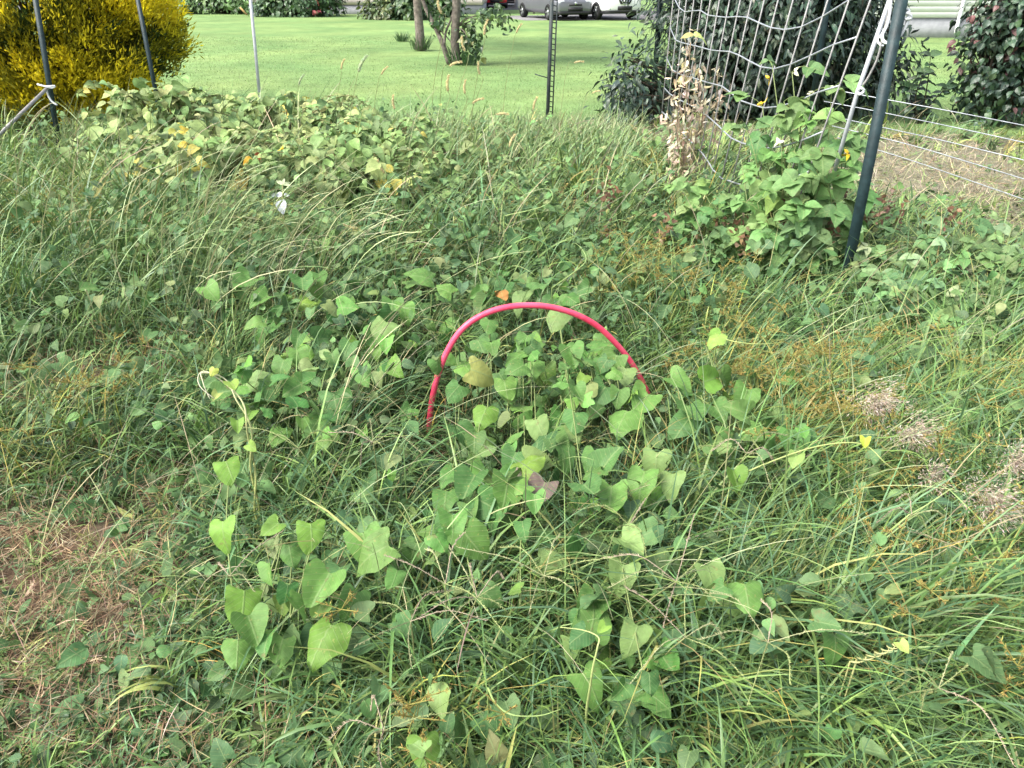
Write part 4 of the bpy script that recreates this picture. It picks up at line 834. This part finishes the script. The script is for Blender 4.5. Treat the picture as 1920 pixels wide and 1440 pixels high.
bean('tall bean plant with white blossoms climbing the trellis net', b, [PY(*t) for t in T + [(1510, 350, 4.0), (1450, 400, 3.95), (1560, 290, 4.1), (1530, 400, 3.9), (1410, 270, 4.4), (1480, 290, 4.2)]], .135, flowers=11, brown=7)
b = P(1345, 505); bean('bushy bean plant with withered rusty leaves left of the tall bean', b, [PY(*t) for t in [(1290, 345, 4.4), (1340, 370, 4.3), (1300, 400, 4.2), (1380, 410, 4.1), (1410, 350, 4.3), (1270, 370, 4.4), (1370, 330, 4.4), (1440, 420, 4.0)]], .10, brown=12)
PALEB = [(.14, .25, .09), (.18, .29, .12), (.105, .20, .07), (.23, .32, .16)]
b = P(1690, 600); bean('pale green bean plant at the foot of the thick post', b, [PY(*t) for t in [(1650, 500, 3.6), (1700, 480, 3.6), (1740, 500, 3.5), (1660, 550, 3.4), (1720, 560, 3.3), (1770, 530, 3.4), (1640, 450, 3.8), (1690, 590, 3.2), (1730, 450, 3.8), (1680, 530, 3.5)]], .105, PALEB, seedn=9)
b = P(1860, 600); bean('leafy bean plant before the dry strip at the right edge', b, [PY(*t) for t in [(1800, 430, 3.9), (1850, 440, 3.9), (1900, 420, 3.9), (1760, 450, 3.9), (1830, 500, 3.6), (1890, 510, 3.6), (1920, 470, 3.7), (1870, 560, 3.3), (1800, 480, 3.8), (1940, 540, 3.4), (1780, 400, 4.2), (1700, 420, 4.1), (1830, 410, 4.1), (1880, 470, 3.8)]], .10, [(.12, .215, .075), (.15, .25, .10), (.09, .175, .07), (.19, .28, .12)])
b = P(1770, 790); bean('pale bean plant above the tan seed plumes at the right', b, [PY(*t) for t in [(1730, 650, 3.0), (1780, 620, 3.05), (1820, 640, 3.0), (1860, 620, 3.0), (1780, 700, 2.85), (1840, 690, 2.85), (1900, 650, 2.9), (1720, 610, 3.1), (1760, 735, 2.75), (1810, 600, 3.1), (1700, 680, 2.95), (1880, 720, 2.8)]], .10, PALEB, seedn=6)

# ------------------------------------------------------------------ brambles
BR = [(.23, .31, .11), (.29, .35, .13), (.15, .24, .09), (.18, .28, .09), (.46, .40, .10)]
def bramble(label, u, v, y, ru, rz, K, wts, cols=BR, size=.085, orange=0):
    c = PY(u, v, y); base = np.array([c[0], y + .1, 0]); root = empty('bramble', base); mb = MB(); sb = MB()
    ctr = base + np.array([0, 0, c[2] * .55]) + rng.normal(0, 1, (K, 3)) * [ru * .55, ru * .40, 0] ; ctr[:, 2] = c[2] * (1 - .5 * ((ctr[:, 0] - c[0]) / ru) ** 2 - .35 * ((ctr[:, 1] - y) / ru) ** 2) * rng.uniform(.35, 1.22, K); ctr[:, 2] = np.clip(ctr[:, 2], .08, 2)
    for q in range(0, K, 5): tube(sb, spline([base + [rng.normal(0, .1), rng.normal(0, .1), 0], (base + ctr[q]) / 2 + [0, 0, .12], ctr[q]], 7), np.linspace(.006, .0025, 7), (.16, .11, .07), 5)
    cl = cmix(cols, wts, K, .12, .05)
    for g in range(3):
        per = 2; pos = np.repeat(ctr, per, 0) + rng.normal(0, .05, (K * per, 3)); n = len(pos)
        leaves(mb, OVATE, pos, norm(rng.normal(0, .45, (n, 3)) + [0, -.35, 1.]), rng.normal(0, .8, (n, 3)) + [.2, -.6, -.4], size * np.exp(rng.normal(0, .25, n)), np.repeat(cl, per, 0) * np.exp(rng.normal(0, .12, (n, 1))))
    for q in range(9):
        an = rng.uniform(0, 6.28); rr = ru * rng.uniform(.3, 1.0); top = np.array([c[0] + rr * math.cos(an), y + rr * math.sin(an) * .6, c[2] * rng.uniform(.95, 1.3)])
        cane = spline([base + [rng.normal(0, .15), rng.normal(0, .1), 0], (base + top) / 2 + [0, 0, c[2] * .35], top, top + np.array([math.cos(an) * .18, math.sin(an) * .1 - .05, -.08])], 14); tube(sb, cane, np.linspace(.006, .002, 14), (.22, .20, .09), 5)
        for g in range(6, 14):
            leaves(mb, OVATE, cane[g:g + 1].repeat(2, 0), norm(rng.normal(0, .4, (2, 3)) + [0, -.4, .9]), np.array([[1., -.3, -.1], [-1., -.3, -.1]]) + rng.normal(0, .3, (2, 3)), size * rng.uniform(.45, .85, 2), cmix(cols, wts, 2, .12, .05))
    reloc(base, mb).build('foliage', M_LEAF, root); reloc(base, sb).build('stem', M_DRY, root)
    if orange:
        ob = MB(); pos = PY(u, v, y - .25) + rng.normal(0, 1, (orange, 3)) * [ru * .45, .1, .12]
        leaves(ob, OVATE, pos, norm(rng.normal(0, .4, (orange, 3)) + [0, -1, .6]), rng.normal(size=(orange, 3)), np.full(orange, .07), cmix([(.62, .34, .03), (.55, .40, .07), (.33, .10, .04)], [3, 3, 1], orange)); reloc(base, ob).build('yellow_leaves', M_LEAF, root)
    return tag(root, label, 'bramble', 'brambles in the weedy bed')
bramble('pale olive bramble climbing over at the corded post', 285, 195, 6.6, .62, .9, 120, [4, 4, 2, 3, .3], size=.10)
bramble('bramble with yellow leaves right of the corded post', 395, 275, 5.5, .75, .8, 150, [4, 4, 2, 3, .5], orange=4)
bramble('bramble with one bright orange leaf in its dark gap', 650, 290, 5.3, .75, .8, 140, [2, 2, 4, 4, .15], orange=2)
bramble('yellow tinged bramble at the back of the bed near the white rod', 520, 205, 7.0, .95, .9, 170, [3, 4, 2, 3, .35])
bramble('green bramble mound behind the orange leaf, before the lawn', 720, 245, 6.4, .85, .8, 130, [1, 1, 4, 4, .3])
bramble('dense green bramble in front of the white flowering weed', 560, 445, 4.4, .45, .6, 80, [0, 0, 4, 4, .2], size=.075)
bramble('low leafy bramble at the left behind the dead grass', 270, 470, 4.3, .6, .6, 90, [1, 0, 4, 3, .1], size=.07)

# ------------------------------------------------------------------ foxtails
def foxtail_mesh():
    h = MB(); L = .085; pts = spline([(0, 0, 0), (.004, 0, L * .5), (.022, 0, L)], 10); tube(h, pts, [.002, .0045, .006, .0065, .0065, .0062, .0058, .005, .004, .0015], (.66, .56, .30), 7)
    n = 420; t = rng.random(n); p = np.stack([np.interp(t * 9, np.arange(10), pts[:, k]) for k in range(3)], 1); an = rng.uniform(0, 6.28, n)
    slivers(h, p, np.stack([np.cos(an), np.sin(an), np.full(n, .9)], 1), rng.uniform(.010, .017, n), np.full(n, .0016), cmix([(.84, .74, .44), (.78, .64, .34), (.84, .77, .54)], [3, 2, 2], n)); return h
hm_g = foxtail_mesh().build('seed_head', M_DRY); hm_g.name = 'seed_head'
head_mesh = hm_g.data
pale_mesh = head_mesh.copy(); _c = np.empty(len(pale_mesh.vertices) * 4, np.float32); pale_mesh.attributes['Col'].data.foreach_get('color', _c); _c = _c.reshape(-1, 4); _c[:, :3] = _c[:, :3] * [.75, .98, 1.1]; pale_mesh.attributes['Col'].data.foreach_set('color', _c.ravel())
bpy.data.objects.remove(hm_g)
def foxtail(label, u, v, y, ang, sc=1.0, pale=False, lean=.15):
    hd = PY(u, v, y); base = np.array([hd[0] - lean, y + rng.normal(0, .1), 0]); root = empty('foxtail_grass', base); sb = MB()
    a_ = R(ang); d = np.array([math.sin(a_), 0, math.cos(a_)]); st_ = hd - base
    tube(sb, spline([(0, 0, 0), st_ * .5 + [-.03, 0, .05], st_ - d * .06, st_], 12), np.linspace(.0025, .0018, 12), (.24, .27, .11), 5)
    n = 4; blades(sb, np.zeros((n, 3)), rng.uniform(.25, .45, n), np.full(n, .008), rng.uniform(0, 6.28, n), rng.uniform(.2, .6, n), rng.uniform(.6, 1.4, n), cjit(G3, n))
    sb.build('stem', M_STEM, root)
    o = bpy.data.objects.new('seed_head', pale_mesh if pale else head_mesh); COL.objects.link(o); o.parent = root; o.location = st_; o.rotation_euler = (0, a_, 0); o.scale = (sc, sc, sc)
    root['kind'] = 'thing'; return tag(root, label, 'grass plant', 'foxtail grasses over the bed')
for q in [('pale green foxtail head arching left of the single trunk', 672, 135, 6.0, 20, 1.5, True), ('tall foxtail head pointing up at the leaning tree stem', 828, 26, 6.4, -25, 1.35), ('upright tan foxtail head right of the forked tree', 908, 66, 6.4, 2, 1.25),
          ('curled foxtail head in front of the forked tree foot', 842, 124, 6.4, 60, 1.2), ('bent foxtail head against the trunk of the forked tree', 872, 96, 6.4, -25, 1.2), ('slim foxtail head leaning left just right of the forked tree foot', 900, 140, 6.5, -20, 1.1),
          ('upright foxtail head below the gap between both trees', 840, 172, 6.0, -8, 1.3), ('slim foxtail head beside the upright one below the trees', 872, 176, 6.0, -10, 1.1), ('orange foxtail head at the back of the brambles', 740, 205, 6.2, -15, 1.2),
          ('drooping orange foxtail head right of centre at the lawn edge', 885, 194, 6.0, 55, 1.1), ('orange foxtail head nodding left of the studded post', 930, 215, 6.0, 75, 1.1), ('tan foxtail head standing close to the studded post', 1000, 206, 6.6, 4, 1.2),
          ('rusty foxtail head in the grass below the studded post', 955, 276, 5.4, 12, 1.1), ('golden foxtail head leaning beside the orange bramble leaf', 722, 325, 4.9, -40, 1.05), ('fat orange foxtail head lying flat in front of the brambles', 672, 428, 4.2, -88, .95),
          ('faint small foxtail head over the lawn far left of the trees', 640, 130, 7.0, 10, 1.0), ('yellowish foxtail head near the white rod', 715, 140, 6.8, 30, 1.0), ('thin foxtail head high over the lawn right of the forked tree', 968, 62, 7.2, 20, 1.0),
          ('brownish foxtail head curving right of the studded post', 1076, 118, 7.4, 70, 1.0), ('pale foxtail head against the dark golden conifer foot', 560, 160, 6.6, 20, 1.1, True), ('small orange foxtail head right of the studded post over the lawn', 1110, 175, 7.6, 60, .9)]:
    foxtail(*q)

# ------------------------------------------------------------------ rusty sedge clumps, tan plumes, crabgrass
def sedge(label, u, v, spread, nst, cols=((.34, .26, .08), (.27, .19, .07), (.42, .35, .12)), hgt=.36):
    b = P(u, v, .0); b = P(u, v, .22) * [1, 1, 0]; root = empty('nut_sedge', b); sb = MB(); hb = MB()
    bs = np.stack([rng.normal(0, spread * .4, nst), rng.normal(0, spread * .4, nst), np.zeros(nst)], 1); az = sweep_az(nst, np.full(nst, u), 1.0)
    p = blades(sb, bs, hgt * rng.uniform(.7, 1.2, nst), np.full(nst, .0045), az, rng.uniform(.05, .5, nst), rng.uniform(.2, .9, nst), cmix([(.24, .27, .07), (.36, .33, .07), (.16, .22, .06)], [3, 2, 3], nst), segs=6)
    for tipp in p[:, -1]:
        n = 6
        for q in range(n):
            d = norm((rng.normal(size=3) * [1, 1, .5] + [0, 0, .4])[None])[0]; e_ = tipp + d * rng.uniform(.025, .07); m = 11
            tube(hb, [tipp, e_], .0012, (.30, .28, .08), 3, cap=False)
            slivers(hb, tipp + (e_ - tipp) * rng.uniform(.4, 1.05, (m, 1)), rng.normal(size=(m, 3)) * .8 + d * 1.2, rng.uniform(.007, .014, m), np.full(m, .0022), cmix(cols, [3, 2, 2], m))
    nb = nst * 5; blades(sb, np.stack([rng.normal(0, spread * .5, nb), rng.normal(0, spread * .5, nb), np.zeros(nb)], 1), hgt * rng.uniform(.7, 1.3, nb), rng.uniform(.003, .006, nb), sweep_az(nb, np.full(nb, u), 1.1), rng.uniform(.1, .6, nb), rng.uniform(.5, 1.5, nb), cmix([(.19, .23, .06), (.30, .29, .07), (.12, .2, .05)], [3, 2, 3], nb), segs=5)
    sb.build('stem', M_GRASS, root); hb.build('seed_head', M_DRY, root); return tag(root, label, 'sedge', 'rusty headed sedge clumps')
for q in [('rusty sedge clump right of the hoop end', 1370, 700, .26, 26), ('orange headed sedge clump beside the pale fallen vine shoot', 1500, 690, .26, 24), ('rusty sedge clump left of the tan seed plumes', 1560, 770, .22, 22), ('dense yellow sedge clump between the hoop and the tan plumes', 1460, 790, .22, 20),
          ('brownish sedge clump below the bushy bean plant', 1180, 500, .24, 24), ('yellow green sedge leaning right behind the hoop', 1320, 560, .28, 20), ('sedge clump with golden heads near the pale bean plant', 1860, 700, .22, 18), ('low rusty sedge in the grass right of the long pale runner', 1660, 880, .2, 16),
          ('yellowing sedge clump at the right edge low down', 1850, 1150, .24, 20), ('small golden sedge in the grass at bottom left of centre', 800, 1290, .10, 6), ('sparse sedge in the dark grass at the lower right', 1640, 1080, .2, 9), ('thin yellow sedge at the far left edge', 10, 400, .25, 12), ('brown sedge mixed into the dead grass at the left', 110, 745, .28, 16)]:
    sedge(*q)
def plume(label, u, v, z, ru, rv, n, cols=((.50, .42, .33), (.42, .34, .26), (.58, .52, .43))):
    c = P(u, v, z); d_ = (c - EYE) @ FW; rx, rz = ru / FPX * d_, rv / FPX * d_; b = np.array([c[0] + .06, c[1] + .08, 0]); root = empty('seed_plume', b); sb = MB(); hb = MB()
    tube(sb, spline([b, (b + c) / 2 + [.03, 0, .04], c], 8), .0022, (.34, .30, .16), 5)
    n = int(n * .95); K = 70; d = norm(rng.normal(size=(K, 3))) * rng.random((K, 1)) ** .75 * (1 + .35 * np.sin(np.arange(K) * 1.7))[:, None]; e_ = c + d * [rx, rx * .7, rz]
    for q in range(K):
        tube(hb, spline([c + [0, 0, -rz * .6], (c + e_[q]) / 2, e_[q]], 4), .0007, (.42, .34, .26), 3, cap=False)
    m = n; k = rng.integers(0, K, m); pos = e_[k] + rng.normal(0, .016, (m, 3)); slivers(hb, pos, (pos - c) / rx + rng.normal(0, .4, (m, 3)) + [.7, -.3, -.35], rng.uniform(.008, .015, m), np.full(m, .0020), cmix(cols, [3, 2, 2], m))
    so_ = sb.build('stem', M_STEM, None)
    return root, b, hb, so_
def plume_thing(label, *a, **k):
    root, b, hb, so_ = plume(label, *a, **k); so_.parent = root; so_.matrix_parent_inverse.identity(); so_.location = -b
    reloc(b, hb).build('seed_head', M_DRY, root); return tag(root, label, 'grass plant', 'tan seed plumes at the right')
plume_thing('fluffy pinkish tan seed plume, the uppermost at the right', 1650, 755, .38, 46, 48, 900)
plume_thing('tan seed plume just below and right of the uppermost one', 1715, 815, .36, 42, 40, 700)
plume_thing('small sparse tan seed plume hanging under the middle one', 1752, 895, .32, 26, 34, 320)
plume_thing('large straw coloured seed plume low at the right edge', 1868, 940, .36, 62, 60, 900)
plume_thing('faint seed plume cut by the right edge of the photo', 1912, 865, .36, 34, 50, 420)

def crabgrass(label, u, v, z, n, ln, cols=((.30, .31, .16), (.34, .28, .20), (.26, .30, .12)), cone=1.25):
    c = P(u, v, z); b = np.array([c[0] + rng.normal(0, .05), c[1] + .10, 0]); root = empty('crabgrass', b); hb = MB(); sb = MB()
    tube(sb, spline([(0, 0, 0), (c - b) * .55 + [0, .02, .02], c - b], 8), .0016, (.26, .28, .12), 5)
    for q in range(n):
        an = q * 6.28 / n + rng.normal(0, .3); d = np.array([math.cos(an) * math.sin(cone), math.sin(an) * math.sin(cone), math.cos(cone)]); l_ = ln * rng.uniform(.5, 1.25); dz_ = rng.uniform(-.07, .0)
        pts = spline([c - b, c - b + d * l_ * .5 + [0, 0, .01], c - b + d * l_ + [rng.normal(0, .012), rng.normal(0, .012), dz_]], 9); col = np.array(cols[rng.integers(0, len(cols))]) * rng.uniform(.75, 1.15); tube(hb, pts, .0009, col, 4, cap=False)
        m = 34; t = np.linspace(.08, 1, m); pp = np.stack([np.interp(t * 8, np.arange(9), pts[:, k]) for k in range(3)], 1)
        slivers(hb, pp, d + rng.normal(0, .35, (m, 3)), np.full(m, .0065), np.full(m, .0023), np.repeat(col[None], m, 0) * np.exp(rng.normal(0, .15, (m, 1))))
    nb = 5; blades(sb, np.zeros((nb, 3)), rng.uniform(.15, .3, nb), np.full(nb, .007), rng.uniform(0, 6.28, nb), rng.uniform(.2, .7, nb), rng.uniform(.5, 1.4, nb), cjit(G1, nb), segs=5, fold=.3)
    sb.build('stem', M_STEM, root); hb.build('seed_spike', M_STEM, root); return tag(root, label, 'grass plant', 'crabgrass seed heads')
for q in [('crabgrass with long seed spikes spreading over the bottom centre grass', 895, 1120, .40, 8, .17), ('crabgrass seed head below the lower left of the hoop', 835, 1095, .40, 6, .17), ('crabgrass seed head between the two clear heart leaves and bottom centre', 1020, 1080, .40, 6, .14),
          ('crabgrass drooping beside the two clear heart leaves', 1268, 1090, .38, 6, .15), ('purplish crabgrass head at the lower right of the clear heart leaves', 1285, 1195, .36, 5, .15), ('crabgrass head over the dark grass at the bottom right of centre', 1440, 1205, .34, 6, .16),
          ('crabgrass head with pale spikes over the right grass', 1710, 965, .36, 4, .10), ('crabgrass head at the bottom edge left of centre', 720, 1370, .28, 6, .12), ('crabgrass head in front of the big bright leaves', 770, 1165, .36, 5, .15), ('crabgrass head crossing the vine in front of the hoop', 1180, 985, .36, 5, .13),
          ('crabgrass head by the left foot of the hoop', 700, 830, .42, 7, .14), ('crabgrass head over the vine left of the hoop', 560, 840, .40, 6, .14), ('crabgrass head tangled near the dead grass edge', 430, 1080, .34, 5, .12), ('crabgrass head right of the hoop over rusty sedge', 1400, 850, .38, 5, .14), ('crabgrass head low in the right corner grass', 1760, 1290, .3, 6, .14)]:
    crabgrass(*q)

# ------------------------------------------------------------------ dead stalks, white weed, twisted shoots
b = PY(1285, 270, 6.0) * [1, 1, 0]; root = empty('dead_plant', b); sb = MB(); lb = MB()
for (u, v) in ((1295, 80), (1285, 110), (1310, 130), (1265, 180), (1345, 140), (1320, 170), (1250, 215), (1275, 150), (1340, 190), (1300, 200)):
    t_ = PY(u, v, 5.9 + rng.normal(0, .08)); pts = spline([b + [rng.normal(0, .08), 0, 0], (b + t_) / 2 + rng.normal(0, .05, 3), t_], 10); tube(sb, pts, np.linspace(.006, .003, 10), (.36, .28, .19), 5)
    n = 64; k = rng.integers(1, 10, n); leaves(lb, LANCE, pts[k] + rng.normal(0, .03, (n, 3)), rng.normal(size=(n, 3)), rng.normal(0, .5, (n, 3)) + [0, 0, -1.], np.full(n, .060), cmix([(.56, .48, .35), (.50, .41, .29), (.64, .57, .43), (.46, .44, .22)], [4, 3, 2, .8], n))
reloc(b, sb).build('stem', M_DRY, root); reloc(b, lb).build('withered_leaves', M_DRY, root)
e_ = MB(); t_ = PY(1300, 66, 5.9); leaves(e_, OVATE, np.array([t_, t_]), np.array([[0, -.5, 1.], [0, -.4, 1.]]), np.array([[-1, 0, .2], [1, -.1, 0.]]), np.array([.09, .11]), cjit((.42, .42, .14), 2)); reloc(b, e_).build('yellow_leaf', M_LEAF, root)
tag(root, 'withered pinkish brown dead plant against the far end of the trellis net', 'dead plant')

b = PY(548, 470, 4.3) * [1, 1, 0]; root = empty('white_weed', b); tb = MB(); sb = MB(); wb = MB(); lb = MB()
pts = spline([b, PY(545, 455, 4.3), PY(532, 410, 4.3), PY(530, 350, 4.3), PY(530, 338, 4.3)], 12); tube(sb, pts, np.linspace(.006, .004, 12), (.40, .42, .20), 6)
def setl(mb, u, v, y, tip, sz, col, t_=OVATE): leaves(mb, t_, PY(u, v, y)[None], np.array([[.1, -.8, .6]]), np.array([tip], float), np.array([sz]), np.array([col]))
for u, v, tip, sz in ((529, 366, (-1, 0, .25), .045), (518, 367, (-1, 0, .4), .035), (525, 376, (.3, 0, -1.), .085), (533, 366, (1, 0, .3), .03)): setl(wb, u, v, 4.25, tip, sz, (.50, .54, .55))
for tip in ((-1, 0, .5), (1, 0, .1), (-.6, 0, .9), (.9, 0, .5), (.2, 0, 1)): setl(tb, 530, 346, 4.25, tip, .045, (.38, .44, .26), LANCE)
for u, v, tip, sz in ((533, 383, (1, 0, .1), .07), (548, 385, (1, 0, -.3), .07), (512, 405, (-1, 0, -.4), .07), (533, 430, (1, 0, .2), .09), (540, 440, (-1, 0, .1), .09), (535, 408, (1, 0, -.5), .08)): setl(lb, u, v, 4.25, tip, sz, (.15, .25, .09))
reloc(b, sb).build('stem', M_STEM, root); reloc(b, wb).build('white_bract', M_STEM, root); reloc(b, tb).build('bract_crown', M_STEM, root); reloc(b, lb).build('foliage', M_LEAF, root)
tag(root, 'upright weed topped with white bracts among the brambles', 'weed')

def shoot(name, label, pix, rad, col, leaf=(), col2=None, strands=1):
    pts = np.array([P(u, v, z) for u, v, z in pix]); b = pts[0] * [1, 1, 0]; root = empty(name, b); sb = MB(); lb = MB()
    for s_ in range(strands):
        q = spline(pts, 40); ph = np.linspace(0, 22, 40) + s_ * np.pi
        if strands > 1: q = q + .006 * np.stack([np.cos(ph), np.sin(ph), np.zeros(40)], 1)
        tube(sb, np.vstack([q[0] * [1, 1, 0], q]), np.linspace(rad, rad * .3, 41), col, 6, col2=col2)
    for u, v, z, w_, c_ in leaf: hand_leaf(lb, u, v, w_, np.array(c_), z)
    reloc(b, sb).build('stem', M_STEM, root)
    if lb.v: reloc(b, lb).build('foliage', M_LEAF, root)
    return tag(root, label, 'vine shoot', 'pale vine shoots over the bed')
YG = (.40, .44, .14)
shoot('twining_shoot', 'pale yellow twisted vine shoot standing left of the hoop', [(482, 960, .12), (478, 915, .2), (472, 860, .30), (468, 810, .40), (458, 770, .46), (440, 738, .50), (418, 712, .53), (392, 700, .55), (376, 700, .55), (378, 722, .53), (398, 748, .50)], .0036, YG, [(437, 722, .54, 30, (.22, .33, .06)), (398, 697, .56, 20, (.34, .40, .08)), (445, 798, .44, 28, (.17, .30, .05)), (473, 838, .36, 24, (.2, .32, .06)), (404, 742, .5, 22, (.3, .36, .1))], (.50, .48, .34), strands=2)
shoot('runner_shoot', 'long pale vine runner arching over the right grass', [(1370, 900, .3), (1430, 872, .36), (1520, 840, .41), (1590, 830, .43), (1628, 838, .43), (1660, 868, .41), (1695, 895, .37), (1708, 930, .33)], .0026, (.32, .38, .13), [(1622, 829, .44, 22, (.34, .42, .05)), (1490, 862, .38, 34, (.2, .3, .08))])
shoot('runner_shoot', 'pale vine runner looping from the rusty sedge towards the hoop end', [(1345, 630, .4), (1375, 640, .42), (1420, 645, .42), (1470, 642, .42)], .0026, (.32, .38, .13), [(1338, 636, .41, 40, (.22, .34, .07))])
shoot('runner_shoot', 'thin pale tendril curling up behind the hoop at the right', [(1035, 540, .32), (1070, 515, .42), (1098, 490, .48), (1092, 468, .5), (1078, 455, .5)], .003, (.28, .38, .14))
shoot('runner_shoot', 'thin pale tendril curling in the grass above the hoop top', [(945, 405, .4), (990, 395, .45), (1022, 385, .5), (1036, 370, .52), (1030, 355, .54), (1010, 353, .54)], .0032, (.28, .38, .14))
shoot('runner_shoot', 'pale upright shoot with a hooked leaf low in the bottom centre', [(1100, 1330, .2), (1106, 1290, .28), (1112, 1250, .34), (1120, 1215, .38), (1122, 1195, .39), (1095, 1182, .39), (1050, 1176, .38)], .0030, (.34, .40, .15), [(1130, 1180, .4, 26, (.2, .34, .06))])
shoot('runner_shoot', 'green runner arc on the grass near the bottom edge', [(915, 1290, .26), (930, 1320, .27), (960, 1340, .28), (1010, 1342, .28), (1052, 1330, .28)], .0026, (.26, .36, .12))
shoot('twining_shoot', 'short twisted vine tip beside a bright leaf at the right', [(1600, 1240, .26), (1640, 1228, .3), (1668, 1215, .34), (1690, 1207, .35)], .0022, (.42, .42, .18), [(1694, 1213, .36, 26, (.3, .42, .1))], strands=2)
shoot('bare_stem', 'brown woody stem showing in the left weeds', [(268, 500, .1), (270, 470, .2), (276, 430, .32), (285, 395, .42)], .006, (.24, .13, .08))
shoot('bare_stem', 'bare pale dead stem below the bushy bean plant', [(1298, 455, .05), (1300, 425, .14), (1303, 395, .22), (1305, 375, .28)], .006, (.46, .40, .32))
